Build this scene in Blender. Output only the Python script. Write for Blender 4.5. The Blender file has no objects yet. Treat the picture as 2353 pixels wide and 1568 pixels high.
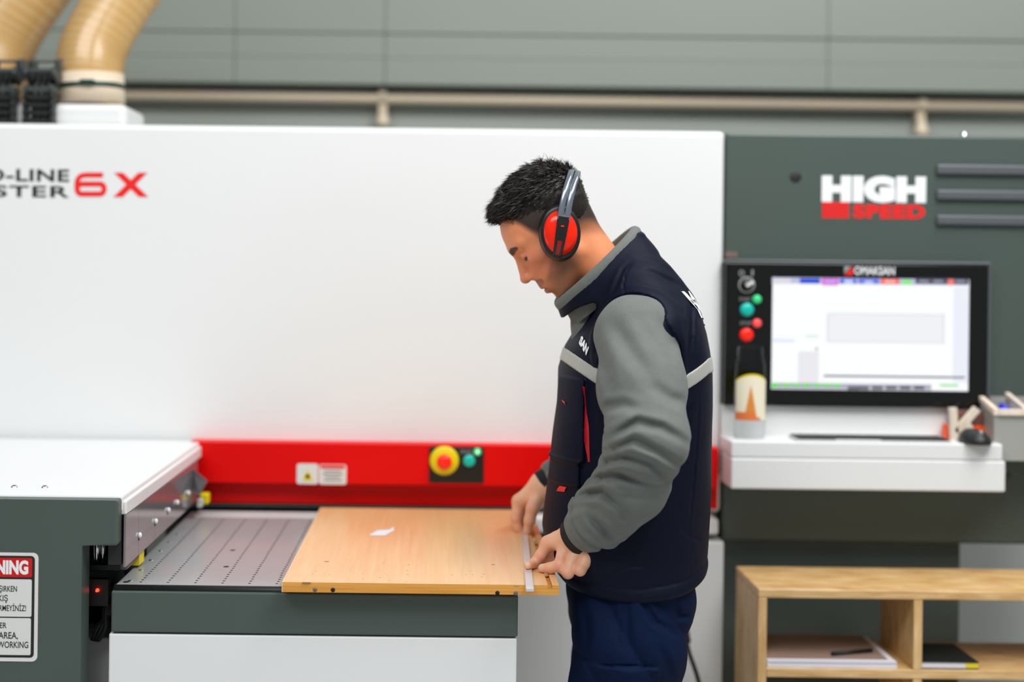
import bpy, bmesh, math, random
import numpy as np
from mathutils import Vector, Matrix
from mathutils.bvhtree import BVHTree

random.seed(7)
rng = np.random.default_rng(7)
SC = bpy.context.scene
COL = SC.collection

# ------------------------------------------------------------------ camera
FPX = 2353 * 45.0 / 36.0            # focal length in pixels of the 2353 px frame
CX, CY = 1020.0, 620.0              # where the optical axis meets the photograph
ROLL = math.radians(0.70)
ZC = 1.51
cam_d = bpy.data.cameras.new('camera')
cam = bpy.data.objects.new('camera', cam_d)
COL.objects.link(cam)
cam_d.lens = 45.0
cam_d.sensor_width = 36.0
cam_d.shift_x = (1176.5 - CX) / 2353.0
cam_d.shift_y = (CY - 784.0) / 2353.0
cam_d.clip_start = 0.05
cam.matrix_world = Matrix.Translation((0, 0, ZC)) @ Matrix.Rotation(math.pi / 2, 4, 'X') @ Matrix.Rotation(ROLL, 4, 'Z')
cam_d.dof.use_dof = True
cam_d.dof.focus_distance = 2.42
cam_d.dof.aperture_fstop = 1.1
SC.camera = cam


def P(px, py, Y):
    """World point at distance Y along the room for a pixel of the photograph."""
    u = (px - CX) / FPX
    v = (CY - py) / FPX
    c, s = math.cos(ROLL), math.sin(ROLL)
    return Vector(((u * c - v * s) * Y, Y, ZC + (u * s + v * c) * Y))


# ------------------------------------------------------------------ light
w = bpy.data.worlds.new('hall_light')
SC.world = w
w.use_nodes = True
w.node_tree.nodes['Background'].inputs[0].default_value = (0.93, 0.97, 1.0, 1)
w.node_tree.nodes['Background'].inputs[1].default_value = 0.30


def area(name, loc, size, sizey, power, target, col=(0.985, 0.99, 1.0)):
    l = bpy.data.lights.new(name, 'AREA')
    l.shape = 'RECTANGLE'
    l.size, l.size_y = size, sizey
    l.energy = power
    l.color = col
    o = bpy.data.objects.new(name, l)
    COL.objects.link(o)
    o.location = loc
    o.rotation_euler = (Vector(target) - Vector(loc)).to_track_quat('-Z', 'Y').to_euler()
    return o


area('hall_lamp_row', (-1.6, -0.3, 4.6), 3.4, 1.2, 104, (-0.2, 3.0, 1.0))
area('hall_lamp_row', (1.6, 0.8, 4.3), 2.2, 1.2, 92, (0.2, 2.9, 1.1))
area('hall_lamp_row', (1.7, 2.3, 4.3), 2.6, 0.8, 62, (1.0, 2.6, 0.0))

SC.view_settings.view_transform = 'Standard'
SC.view_settings.look = 'None'
SC.view_settings.gamma = 1.0
SC.view_settings.use_curve_mapping = False
SC.view_settings.exposure = 0.0


# ------------------------------------------------------------------ materials
def lin(r, g, b):
    f = lambda c: (c / 255 / 12.92) if c / 255 <= 0.04045 else ((c / 255 + 0.055) / 1.055) ** 2.4
    return (f(r), f(g), f(b), 1.0)


def sinput(b, names, val):
    for n in names:
        if n in b.inputs:
            b.inputs[n].default_value = val
            return


def mat(name, col, rough=0.5, metal=0.0, spec=0.5, coat=0.0, bump=0.0, bscale=200.0, var=0.0, vscale=8.0,
        trans=0.0, emit=None, estr=0.0, sheen=0.0, sss=0.0, stretch=(1, 1, 1), ior=None, alpha=1.0):
    m = bpy.data.materials.new(name)
    m.use_nodes = True
    nt = m.node_tree
    b = nt.nodes['Principled BSDF']
    b.inputs['Base Color'].default_value = col
    b.inputs['Roughness'].default_value = rough
    b.inputs['Metallic'].default_value = metal
    sinput(b, ['Specular IOR Level', 'Specular'], spec)
    sinput(b, ['Coat Weight', 'Clearcoat'], coat)
    sinput(b, ['Coat Roughness'], 0.08)
    sinput(b, ['Transmission Weight', 'Transmission'], trans)
    sinput(b, ['Sheen Weight', 'Sheen'], sheen)
    sinput(b, ['Subsurface Weight', 'Subsurface'], sss)
    b.inputs['Alpha'].default_value = alpha
    if sss:
        b.inputs['Subsurface Radius'].default_value = (0.012, 0.005, 0.003)
        sinput(b, ['Subsurface Scale'], 0.6)
    if ior:
        b.inputs['IOR'].default_value = ior
    if emit:
        b.inputs['Emission Color'].default_value = emit
        b.inputs['Emission Strength'].default_value = estr
    if bump or var:
        tc = nt.nodes.new('ShaderNodeTexCoord')
        mp = nt.nodes.new('ShaderNodeMapping')
        mp.inputs['Scale'].default_value = stretch
        nt.links.new(tc.outputs['Object'], mp.inputs[0])
    if bump:
        n = nt.nodes.new('ShaderNodeTexNoise')
        n.inputs['Scale'].default_value = bscale
        n.inputs['Detail'].default_value = 4
        bp = nt.nodes.new('ShaderNodeBump')
        bp.inputs['Strength'].default_value = bump
        bp.inputs['Distance'].default_value = 0.002
        nt.links.new(mp.outputs[0], n.inputs['Vector'])
        nt.links.new(n.outputs['Fac'], bp.inputs['Height'])
        nt.links.new(bp.outputs[0], b.inputs['Normal'])
    if var:
        n = nt.nodes.new('ShaderNodeTexNoise')
        n.inputs['Scale'].default_value = vscale
        n.inputs['Detail'].default_value = 5
        hs = nt.nodes.new('ShaderNodeMixRGB')
        hs.blend_type = 'MIX'
        hs.inputs[1].default_value = tuple(c * (1 - var) for c in col[:3]) + (1,)
        hs.inputs[2].default_value = tuple(min(1, c * (1 + var)) for c in col[:3]) + (1,)
        nt.links.new(mp.outputs[0], n.inputs['Vector'])
        nt.links.new(n.outputs['Fac'], hs.inputs[0])
        nt.links.new(hs.outputs[0], b.inputs['Base Color'])
    return m


def wood(name, c1, c2, rough=0.45, stretch=(2, 40, 40), scale=3.0, coat=0.0, bump=0.15):
    m = bpy.data.materials.new(name)
    m.use_nodes = True
    nt = m.node_tree
    b = nt.nodes['Principled BSDF']
    b.inputs['Roughness'].default_value = rough
    sinput(b, ['Coat Weight'], coat)
    sinput(b, ['Coat Roughness'], 0.3)
    tc = nt.nodes.new('ShaderNodeTexCoord')
    mp = nt.nodes.new('ShaderNodeMapping')
    mp.inputs['Scale'].default_value = stretch
    n = nt.nodes.new('ShaderNodeTexNoise')
    n.inputs['Scale'].default_value = scale
    n.inputs['Detail'].default_value = 6
    n.inputs['Distortion'].default_value = 0.4
    r = nt.nodes.new('ShaderNodeValToRGB')
    r.color_ramp.elements[0].position = 0.3
    r.color_ramp.elements[1].position = 0.7
    r.color_ramp.elements[0].color = c1
    r.color_ramp.elements[1].color = c2
    bp = nt.nodes.new('ShaderNodeBump')
    bp.inputs['Strength'].default_value = bump
    bp.inputs['Distance'].default_value = 0.001
    nt.links.new(tc.outputs['Object'], mp.inputs[0])
    nt.links.new(mp.outputs[0], n.inputs['Vector'])
    nt.links.new(n.outputs['Fac'], r.inputs[0])
    nt.links.new(r.outputs[0], b.inputs['Base Color'])
    nt.links.new(n.outputs['Fac'], bp.inputs['Height'])
    nt.links.new(bp.outputs[0], b.inputs['Normal'])
    return m


M = {}
M['white'] = mat('white_enamel', (0.80, 0.81, 0.80, 1), 0.32, var=0.02, vscale=3)
M['white_hood'] = mat('white_hood_enamel', (0.78, 0.785, 0.785, 1), 0.32)
M['dark'] = mat('grey_green_enamel', lin(72, 84, 78), 0.42, bump=0.06, bscale=900, var=0.05, vscale=5)
M['dark2'] = mat('vent_slat_enamel', lin(88, 92, 96), 0.4)
M['red'] = mat('red_enamel', (0.74, 0.001, 0.001, 1), 0.4, spec=0.2)
M['black'] = mat('black_plastic', (0.006, 0.007, 0.007, 1), 0.35)
M['gloss_black'] = mat('gloss_black_glass', (0.004, 0.004, 0.004, 1), 0.12)
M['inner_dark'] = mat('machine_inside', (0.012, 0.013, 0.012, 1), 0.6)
M['chrome'] = mat('chrome', (0.75, 0.76, 0.78, 1), 0.18, 1.0)
M['alu'] = mat('aluminium', (0.80, 0.81, 0.83, 1), 0.3, 0.55, bump=0.05, bscale=400)
M['grey_plastic'] = mat('light_grey_plastic', lin(200, 200, 198), 0.4)
M['wall'] = mat('wall_cladding', lin(130, 137, 128), 0.55, var=0.04, vscale=1.5)
M['wall_low'] = mat('wall_lower', lin(156, 162, 154), 0.6, var=0.04, vscale=1.5)
M['pipe'] = mat('beige_pipe', lin(205, 190, 165), 0.35)
M['floor'] = mat('concrete_floor', lin(196, 197, 196), 0.5, var=0.12, vscale=3)
M['yellow'] = mat('yellow_plastic', lin(232, 214, 0), 0.4)
M['estop'] = mat('red_button', lin(250, 25, 5), 0.3, emit=(1, 0.05, 0.01, 1), estr=0.12)
M['teal'] = mat('green_button', lin(0, 178, 160), 0.35, emit=(0, 0.6, 0.5, 1), estr=0.12)
M['green_lamp'] = mat('green_lamp', lin(40, 190, 110), 0.35, emit=(0.05, 0.7, 0.25, 1), estr=0.35)
M['lamp_core'] = mat('lamp_core', lin(170, 230, 190), 0.4, emit=(0.5, 1, 0.65, 1), estr=0.6)
M['red_lamp'] = mat('red_lamp', lin(240, 70, 70), 0.35, emit=(1, 0.1, 0.1, 1), estr=0.35)
M['led'] = mat('red_led', (1, 0, 0, 1), 0.3, emit=(1, 0.02, 0.01, 1), estr=8.0)
M['print_white'] = mat('white_print', (0.86, 0.87, 0.87, 1), 0.5)
M['print_black'] = mat('black_print', (0.010, 0.012, 0.010, 1), 0.5)
M['print_red'] = mat('red_print', lin(235, 28, 24), 0.45)
M['print_grey'] = mat('grey_print', lin(150, 152, 150), 0.5)
M['sign_white'] = mat('sign_white', lin(222, 222, 218), 0.4)
M['sign_red'] = mat('sign_red', lin(205, 5, 10), 0.4)
M['board_top'] = wood('oak_veneer', lin(240, 186, 122), lin(248, 202, 144), 0.42, (50, 1.6, 20), 3.0, coat=1.0, bump=0.03)
M['board_edge'] = wood('oak_edge_band', lin(206, 138, 48), lin(232, 168, 78), 0.4, (2, 30, 90), 3.0)
M['dowel'] = wood('beech_dowel', lin(196, 158, 108), lin(222, 188, 140), 0.55, (30, 3, 30), 4.0)
M['shelf'] = wood('pine_board', lin(196, 150, 88), lin(232, 196, 140), 0.42, (4, 14, 30), 3.0, coat=0.1)
M['shelf_up'] = wood('pine_board_upright', lin(196, 150, 88), lin(232, 196, 140), 0.42, (30, 14, 4), 3.0, coat=0.1)
M['letter_wood'] = wood('pale_wood', lin(226, 208, 186), lin(240, 226, 208), 0.5, (20, 20, 4), 3.0)
M['hole'] = mat('drilled_hole', (0.004, 0.003, 0.002, 1), 0.8)
M['paper'] = mat('white_paper', (0.80, 0.80, 0.86, 1), 0.6)
M['kraft'] = mat('brown_sheet', lin(158, 132, 118), 0.6)
M['orange'] = mat('orange_card', lin(255, 88, 20), 0.45)
M['tray_grey'] = mat('tray_grey', lin(160, 160, 154), 0.5)
M['blue'] = mat('blue_plastic', lin(20, 40, 205), 0.35)
M['bolt'] = mat('white_bolt', lin(235, 238, 238), 0.25)
M['rubber'] = mat('dark_rubber', (0.010, 0.011, 0.011, 1), 0.45)
M['brown_block'] = mat('brown_block', lin(118, 98, 92), 0.5)
M['clear_strip'] = mat('smoked_strip', lin(120, 116, 118), 0.10, spec=0.8, coat=0.6)
M['hose'] = mat('hose_film', lin(196, 156, 96), 0.30, sss=0.0, coat=0.25)
M['hose_wire'] = mat('hose_wire', lin(206, 172, 120), 0.25, coat=0.3)
M['hose_band'] = mat('hose_collar', lin(226, 208, 182), 0.4)
M['clamp'] = mat('green_clamp', lin(38, 70, 58), 0.3, 0.4)
M['chain'] = mat('cable_chain', lin(26, 30, 28), 0.35)
M['chain_edge'] = mat('cable_chain_edge', lin(62, 68, 66), 0.35)


# ------------------------------------------------------------------ mesh helpers
def link(name, me, m=None, parent=None, smooth=False):
    o = bpy.data.objects.new(name, me)
    COL.objects.link(o)
    if m is not None:
        for mm in (m if isinstance(m, (list, tuple)) else [m]):
            me.materials.append(mm)
    if smooth:
        me.polygons.foreach_set('use_smooth', [True] * len(me.polygons))
    if parent is not None:
        o.parent = parent
        o.matrix_parent_inverse = parent_inv(parent)
    return o


def parent_inv(p):
    mtx = Matrix.Identity(4)
    q = p
    chain = []
    while q is not None:
        chain.append(q)
        q = q.parent
    for q in reversed(chain):
        mtx = mtx @ (q.matrix_parent_inverse if q.parent else Matrix.Identity(4)) @ q.matrix_basis
    return mtx.inverted()


def thing(name, label, cat, loc, group=None):
    o = bpy.data.objects.new(name, None)
    COL.objects.link(o)
    o.location = loc
    o.empty_display_size = 0.05
    tag(o, label, cat, group)
    return o


def tag(o, label, cat, group=None, kind=None):
    o['label'] = label
    o['category'] = cat
    if group:
        o['group'] = group
    if kind:
        o['kind'] = kind
    return o


def bm_obj(name, bm, m, parent=None, smooth=False):
    me = bpy.data.meshes.new(name)
    bm.normal_update()
    bm.to_mesh(me)
    bm.free()
    return link(name, me, m, parent, smooth)


def bm_box(bm, x0, x1, y0, y1, z0, z1, bevel=0.0, seg=2):
    r = bmesh.ops.create_cube(bm, size=1.0)
    vs = r['verts']
    for v in vs:
        v.co = Vector(((x0 + x1) / 2 + v.co.x * (x1 - x0), (y0 + y1) / 2 + v.co.y * (y1 - y0), (z0 + z1) / 2 + v.co.z * (z1 - z0)))
    if bevel:
        es = list({e for v in vs for e in v.link_edges})
        bmesh.ops.bevel(bm, geom=es, offset=bevel, segments=seg, affect='EDGES', profile=0.5)


def box(name, x0, x1, y0, y1, z0, z1, m, parent=None, bevel=0.0, seg=2):
    bm = bmesh.new()
    bm_box(bm, min(x0, x1), max(x0, x1), min(y0, y1), max(y0, y1), min(z0, z1), max(z0, z1), bevel, seg)
    return bm_obj(name, bm, m, parent)


def prect(x0, y0, x1, y1, Y):
    """X0, X1, Z0, Z1 of a pixel rectangle standing at depth Y."""
    xm, ym = (x0 + x1) / 2, (y0 + y1) / 2
    return P(x0, ym, Y).x, P(x1, ym, Y).x, P(xm, y1, Y).z, P(xm, y0, Y).z


def pbox(name, x0, y0, x1, y1, Y, depth, m, parent=None, bevel=0.0, seg=2):
    a, b, c, d = prect(x0, y0, x1, y1, Y)
    return box(name, a, b, Y, Y + depth, c, d, m, parent, bevel, seg)


def bm_cyl(bm, p0, p1, r0, r1=None, seg=20, caps=True):
    p0, p1 = Vector(p0), Vector(p1)
    r1 = r0 if r1 is None else r1
    d = p1 - p0
    q = d.to_track_quat('Z', 'Y').to_matrix().to_4x4()
    bmesh.ops.create_cone(bm, cap_ends=caps, segments=seg, radius1=r0, radius2=r1, depth=d.length,
                          matrix=Matrix.Translation((p0 + p1) / 2) @ q)


def cyl(name, p0, p1, r0, m, parent=None, r1=None, seg=20, smooth=True):
    bm = bmesh.new()
    bm_cyl(bm, p0, p1, r0, r1, seg)
    o = bm_obj(name, bm, m, parent)
    if smooth:
        for p in o.data.polygons:
            p.use_smooth = len(p.vertices) == 4
    return o


def lathe(name, prof, m, parent, origin, axis='Z', seg=32, sx=1.0, sy=1.0, rot=0.0, smooth=True):
    """prof: (r, h); revolved about the axis through origin. axis 'Y-' points at the camera."""
    vs, fs = [], []
    n = len(prof)
    for i in range(seg):
        a = 2 * math.pi * i / seg
        for r, h in prof:
            x, y = r * math.cos(a) * sx, r * math.sin(a) * sy
            x, y = x * math.cos(rot) - y * math.sin(rot), x * math.sin(rot) + y * math.cos(rot)
            if axis == 'Z':
                vs.append((origin[0] + x, origin[1] + y, origin[2] + h))
            elif axis == 'Y-':
                vs.append((origin[0] + x, origin[1] - h, origin[2] + y))
            elif axis == 'Y+':
                vs.append((origin[0] + x, origin[1] + h, origin[2] + y))
    for i in range(seg):
        j = (i + 1) % seg
        for k in range(n - 1):
            fs.append((i * n + k, j * n + k, j * n + k + 1, i * n + k + 1))
    me = bpy.data.meshes.new(name)
    me.from_pydata(vs, [], fs)
    bm = bmesh.new()
    bm.from_mesh(me)
    bmesh.ops.remove_doubles(bm, verts=bm.verts, dist=1e-6)
    bmesh.ops.recalc_face_normals(bm, faces=bm.faces)
    bm.to_mesh(me)
    bm.free()
    return link(name, me, m, parent, smooth)


def tube(name, pts, r, m, parent=None, seg=12, radii=None, closed=False):
    pts = [Vector(p) for p in pts]
    n = len(pts)
    vs, fs = [], []
    t0 = (pts[1] - pts[0]).normalized()
    up = Vector((0, 0, 1)) if abs(t0.z) < 0.9 else Vector((1, 0, 0))
    nrm = t0.cross(up).normalized()
    for i in range(n):
        if closed:
            t = (pts[(i + 1) % n] - pts[i - 1]).normalized()
        else:
            t = (pts[min(i + 1, n - 1)] - pts[max(i - 1, 0)]).normalized()
        nrm = (nrm - t * nrm.dot(t)).normalized()
        bi = t.cross(nrm)
        rr = radii[i] if radii is not None else r
        for k in range(seg):
            a = 2 * math.pi * k / seg
            vs.append(pts[i] + (nrm * math.cos(a) + bi * math.sin(a)) * rr)
    rng_i = range(n if closed else n - 1)
    for i in rng_i:
        j = (i + 1) % n
        for k in range(seg):
            l = (k + 1) % seg
            fs.append((i * seg + k, i * seg + l, j * seg + l, j * seg + k))
    if not closed:
        fs.append(tuple(range(seg))[::-1])
        fs.append(tuple((n - 1) * seg + k for k in range(seg)))
    me = bpy.data.meshes.new(name)
    me.from_pydata(vs, [], fs)
    return link(name, me, m, parent, True)


def spline(ctrl, n):
    """Catmull-Rom through control points."""
    c = [np.array(p, float) for p in ctrl]
    c = [2 * c[0] - c[1]] + c + [2 * c[-1] - c[-2]]
    out = []
    segs = len(c) - 3
    for i in range(n):
        t = i / (n - 1) * segs
        k = min(int(t), segs - 1)
        f = t - k
        p0, p1, p2, p3 = c[k:k + 4]
        out.append(0.5 * ((2 * p1) + (-p0 + p2) * f + (2 * p0 - 5 * p1 + 4 * p2 - p3) * f * f + (-p0 + 3 * p1 - 3 * p2 + p3) * f ** 3))
    return [Vector(p) for p in out]


def text_mesh(body, bold=0.0, spacing=1.0, extrude=0.0):
    cu = bpy.data.curves.new('lettering', 'FONT')
    cu.body = body
    cu.size = 1.0
    cu.offset = bold
    cu.space_character = spacing
    cu.extrude = extrude
    cu.fill_mode = 'FRONT' if not extrude else 'BOTH'
    cu.resolution_u = 4
    o = bpy.data.objects.new('lettering', cu)
    COL.objects.link(o)
    dg = bpy.context.evaluated_depsgraph_get()
    me = bpy.data.meshes.new_from_object(o.evaluated_get(dg))
    bpy.data.objects.remove(o)
    bpy.data.curves.remove(cu)
    me.materials.clear()
    co = np.zeros(len(me.vertices) * 3, np.float32)
    me.vertices.foreach_get('co', co)
    return me, co.reshape(-1, 3)


def text(name, body, x0, y0, x1, y1, Y, m, parent, bold=0.0, spacing=1.0, align='fit', aspect=None):
    """Lettering filling a pixel rectangle on a wall at depth Y that faces the camera side."""
    a, b, c, d = prect(x0, y0, x1, y1, Y)
    me, co = text_mesh(body, bold, spacing)
    lo, hi = co.min(0), co.max(0)
    sz = (d - c) / (hi[1] - lo[1])
    if align == 'fit':
        sx = (b - a) / (hi[0] - lo[0])
        ox = a
    else:  # right-aligned, natural width times aspect
        sx = sz * (aspect or 1.0)
        ox = b - (hi[0] - lo[0]) * sx
    out = np.empty_like(co)
    out[:, 0] = ox + (co[:, 0] - lo[0]) * sx
    out[:, 1] = Y
    out[:, 2] = c + (co[:, 1] - lo[1]) * sz
    me.vertices.foreach_set('co', out.ravel())
    me.update()
    return link(name, me, m, parent)


def flat_poly(name, pts, m, parent, thick=0.0):
    """A flat plate through world points (in order), optionally thick away from the camera."""
    bm = bmesh.new()
    f = bm.faces.new([bm.verts.new(p) for p in pts])
    if thick:
        r = bmesh.ops.extrude_face_region(bm, geom=[f])
        for v in r['geom']:
            if isinstance(v, bmesh.types.BMVert):
                v.co.y += thick
    bmesh.ops.recalc_face_normals(bm, faces=bm.faces)
    return bm_obj(name, bm, m, parent)


def rounded(x0, x1, z0, z1, r, Y, n=5):
    out = []
    for cx, cz, a0 in ((x1 - r, z1 - r, 0), (x0 + r, z1 - r, 90), (x0 + r, z0 + r, 180), (x1 - r, z0 + r, 270)):
        for i in range(n + 1):
            a = math.radians(a0 + 90 * i / n)
            out.append((cx + r * math.cos(a), Y, cz + r * math.sin(a)))
    return out


def struct(o):
    o['kind'] = 'structure'
    return o


# ------------------------------------------------------------------ the hall
YW = 4.25
struct(box('floor', -7, 7, -3, YW + 0.2, -0.08, 0.0, M['floor']))
struct(box('wall_back', -7, 7, YW, YW + 0.15, 1.25, P(1200, 205, YW).z + 0.02, M['wall_low']))
M['wall_lit'] = mat('wall_lit_tone', lin(208, 212, 206), 0.6, var=0.03, vscale=1.5)  # lower wall colour lightened to stand in for light lost behind the console
struct(box('wall_back_lower', -7, 7, YW, YW + 0.15, 0.0, 1.25, M['wall_lit']))
up = struct(box('wall_back_upper', -7, 7, YW + 0.02, YW + 0.15, P(1200, 205, YW).z + 0.02, 4.2, M['wall_low']))
zb = P(1200, 200, YW - 0.09).z
xs = [-7.0, P(-700, 160, YW - 0.09).x, P(540, 160, YW - 0.09).x, P(885, 160, YW - 0.09).x, P(1900, 160, YW - 0.09).x, 7.0]
zs = [zb, P(1200, 138, YW - 0.09).z, P(1200, 82, YW - 0.09).z, P(1200, -60, YW - 0.09).z, 4.2]
for j in range(len(zs) - 1):
    for i in range(len(xs) - 1):
        off = 0.0 if j % 2 else 0.005
        box('panel', xs[i] + 0.0008, xs[i + 1] - 0.0008, YW - 0.10 - off, YW + 0.02, zs[j] + 0.0006, zs[j + 1] - 0.0006, M['wall'], up, 0.002, 2)

pipe = thing('wall_pipe', 'long beige pipe running along the grey back wall', 'pipe', P(1200, 226, YW - 0.04))
cyl('pipe_run', P(-1500, 196, YW - 0.045), P(3600, 262, YW - 0.045), 0.0185, M['pipe'], pipe, seg=20)
for cxp, cyp in ((880, 218), (2116, 240)):
    c = P(cxp, cyp, YW - 0.045)
    bm = bmesh.new()
    bm_cyl(bm, c + Vector((-0.012, 0, 0)), c + Vector((0.012, 0, 0)), 0.024)
    bm_box(bm, c.x - 0.014, c.x + 0.014, YW - 0.05, YW, c.z - 0.055, c.z, 0.003)
    k = bm_obj('pipe_clamp', bm, M['pipe'], pipe)
    lathe('clamp_knob', [(0, 0.05), (0.014, 0.05), (0.019, 0.03), (0.026, 0.012), (0.024, 0.0), (0, 0)], M['pipe'], k,
          (c.x, YW - 0.05, c.z - 0.105), 'Z', 20)

# ------------------------------------------------------------------ white machine cabinet
YM = 3.14
X_R = P(1662, 660, YM).x
Z_TOP = P(830, 292, YM).z
cab = thing('machine_cabinet', 'large white machine cabinet with a red bar behind the work table', 'machine', (-0.6, YM + 0.3, 0))
box('body', -2.6, X_R, YM, YM + 0.62, P(900, 1170, YM).z, Z_TOP, M['white'], cab, 0.012, 3)
box('lower_body', P(1000, 1400, YM).x, P(1652, 1400, YM).x, YM - 0.05, YM + 0.62, 0.0, P(1400, 1232, YM).z, M['white'], cab, 0.006, 2)
pbox('dark_gap', 380, 1160, 1648, 1240, YM + 0.02, 0.4, M['dark'], cab)
pbox('white_rail', 1180, 1190, 1652, 1228, YM - 0.055, 0.12, M['white'], cab, 0.008, 3)
pbox('red_bar', 436, 1022, 1651, 1117, YM - 0.045, 0.07, M['red'], cab, 0.003, 2)
pbox('red_skirt', 380, 1112, 1649, 1163, YM - 0.010, 0.05, M['red'], cab, 0.002, 1)
pbox('seam_strip', 380, 1164, 1400, 1168, YM - 0.012, 0.05, M['dark'], cab)
YB = YM - 0.045
# hazard label and notice label
a, b, c, d = prect(682, 1066, 731, 1113, YB - 0.001)
hl = flat_poly('hazard_label', rounded(a, b, c, d, 0.006, YB - 0.0012), M['sign_white'], cab, 0.001)
a, b, c, d = prect(694, 1079, 720, 1105, YB - 0.002)
flat_poly('warning_triangle', [(a, YB - 0.002, c), (b, YB - 0.002, c), ((a + b) / 2, YB - 0.002, d)], M['yellow'], hl)
lathe('hazard_symbol', [(0, 0), (0.0058, 0), (0.0058, 0.0004), (0, 0.0004)], M['print_black'], hl, ((a + b) / 2, YB - 0.0022, c + (d - c) * 0.38), 'Y-', 6)
a, b, c, d = prect(733, 1068, 796, 1114, YB - 0.001)
nl = flat_poly('notice_label', rounded(a, b, c, d, 0.006, YB - 0.0012), M['sign_white'], cab, 0.001)
pbox('notice_header', 737, 1070, 792, 1077, YB - 0.0022, 0.0008, M['print_red'], nl)
for i, (q0, q1) in enumerate(((745, 784), (742, 788), (748, 781), (744, 786))):
    pbox('notice_line', q0, 1082 + i * 7, q1, 1084.5 + i * 7, YB - 0.0022, 0.0008, M['print_grey'], nl)
# button panel
bp_ = pbox('button_panel', 986, 1028, 1112, 1111, YB - 0.004, 0.006, M['black'], cab, 0.002, 2)
e = P(1021, 1059, YB - 0.005)
lathe('yellow_ring', [(0, 0.006), (0.031, 0.006), (0.035, 0.003), (0.035, 0)], M['yellow'], bp_, e, 'Y-', 40)
lathe('stop_button', [(0, 0.034), (0.010, 0.033), (0.0175, 0.029), (0.0185, 0.022), (0.013, 0.012), (0.012, 0)], M['estop'], bp_, e, 'Y-', 32)
e = P(1078, 1059, YB - 0.005)
lathe('button_bezel', [(0, 0.004), (0.016, 0.004), (0.0185, 0)], M['black'], bp_, e, 'Y-', 28)
lathe('start_button', [(0, 0.010), (0.012, 0.009), (0.0145, 0.006), (0.0145, 0)], M['teal'], bp_, e, 'Y-', 28)
e = P(1097, 1039, YB - 0.005)
lathe('signal_lamp', [(0, 0.008), (0.006, 0.007), (0.0095, 0.003), (0.0095, 0)], M['green_lamp'], bp_, e, 'Y-', 24)
lathe('lamp_core', [(0, 0.0095), (0.004, 0.0085), (0.005, 0.007)], M['lamp_core'], bp_, e, 'Y-', 16)
text('button_caption', 'START', 1058, 1035, 1085, 1043, YB - 0.0052, M['print_grey'], bp_, 0.01)
# lettering on the cabinet
YT = YM - 0.0008
text('line_lettering', 'PRO-LINE', -104, 388, 159, 417, YT, M['print_black'], cab, 0.028, 1.08)
text('line_lettering', 'MASTER', -128, 426, 159, 453, YT, M['print_black'], cab, 0.022, 1.12)
# a wide squared 6 and X drawn as bars
def stroke(name, pts, wpx, Y, m, parent, closed=False):
    bm = bmesh.new()
    pts = [Vector((p[0], p[1])) for p in pts]
    n = len(pts)
    L, R = [], []
    for i in range(n):
        a = pts[i - 1] if (i > 0 or closed) else pts[i]
        b = pts[(i + 1) % n] if (i < n - 1 or closed) else pts[i]
        t = (b - a).normalized()
        nn = Vector((-t.y, t.x)) * wpx / 2
        L.append(bm.verts.new(P(pts[i].x + nn.x, pts[i].y + nn.y, Y)))
        R.append(bm.verts.new(P(pts[i].x - nn.x, pts[i].y - nn.y, Y)))
    for i in range(n if closed else n - 1):
        j = (i + 1) % n
        bm.faces.new((L[i], L[j], R[j], R[i]))
    bmesh.ops.recalc_face_normals(bm, faces=bm.faces)
    return bm_obj(name, bm, m, parent)


def rpath(x0, y0, x1, y1, r, n=5, start=0):
    out = []
    for cx, cy, a0 in ((x1 - r, y0 + r, -90), (x1 - r, y1 - r, 0), (x0 + r, y1 - r, 90), (x0 + r, y0 + r, 180)):
        for i in range(n + 1):
            a = math.radians(a0 + 90 * i / n)
            out.append((cx + r * math.cos(a), cy + r * math.sin(a)))
    return out


stroke('numeral_bowl', rpath(178, 423, 239, 446, 9), 12, YT - 0.0003, M['print_red'], cab, True)
stroke('numeral_stem', [(237, 402.5), (195, 402.5), (185, 405), (179, 412), (177, 420), (177, 438)], 12, YT, M['print_red'], cab)
flat_poly('letter_stroke', [P(262, 397, YT), P(283, 397, YT), P(341, 453, YT), P(319, 453, YT)], M['print_red'], cab)
flat_poly('letter_stroke', [P(318, 397, YT - 0.0002), P(339, 397, YT - 0.0002), P(282, 453, YT - 0.0002), P(260, 453, YT - 0.0002)], M['print_red'], cab)

# hose spigot box on the roof
spig = bmesh.new()
a, b, c, d = prect(130, 238, 290, 291, YM + 0.06)
bm_box(spig, a - 0.6, b, YM + 0.055, YM + 0.26, Z_TOP - 0.002, d, 0.016, 2)
bm_obj('hose_spigot_box', spig, M['white'], cab)

# ------------------------------------------------------------------ hoses
def hose(label, ctrl, R, n_rib, lab_band):
    base = ctrl[0]
    t = thing('dust_hose', label, 'hose', base, 'dust extraction hoses')
    pts = spline(ctrl, n_rib * 2 + 1)
    radii = [R * (1.0 if i % 2 == 0 else 0.962) for i in range(len(pts))]
    o = tube('hose_tube', pts, R, [M['hose'], M['hose_wire']], t, 40, radii)
    for p in o.data.polygons:
        if len(p.vertices) == 4:
            p.material_index = 1 if (p.index // 40) % 4 == 0 else 0
    if lab_band:
        d = (pts[2] - pts[0]).normalized()
        tube('hose_collar', [Vector(base) - d * 0.0, Vector(base) + d * 0.075], R * 1.03, M['hose_band'], t, 40)
        tube('hose_clamp', [Vector(base) + d * 0.036, Vector(base) + d * 0.048], R * 1.06, M['clamp'], t, 40)
        q = Vector(base) + d * 0.042 + Vector((0.02, -R * 1.07, 0.003))
        box('clamp_screw', q.x - 0.018, q.x + 0.018, q.y - 0.008, q.y + 0.012, q.z - 0.006, q.z + 0.006, M['clamp'], t, 0.002)
    return t


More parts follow.
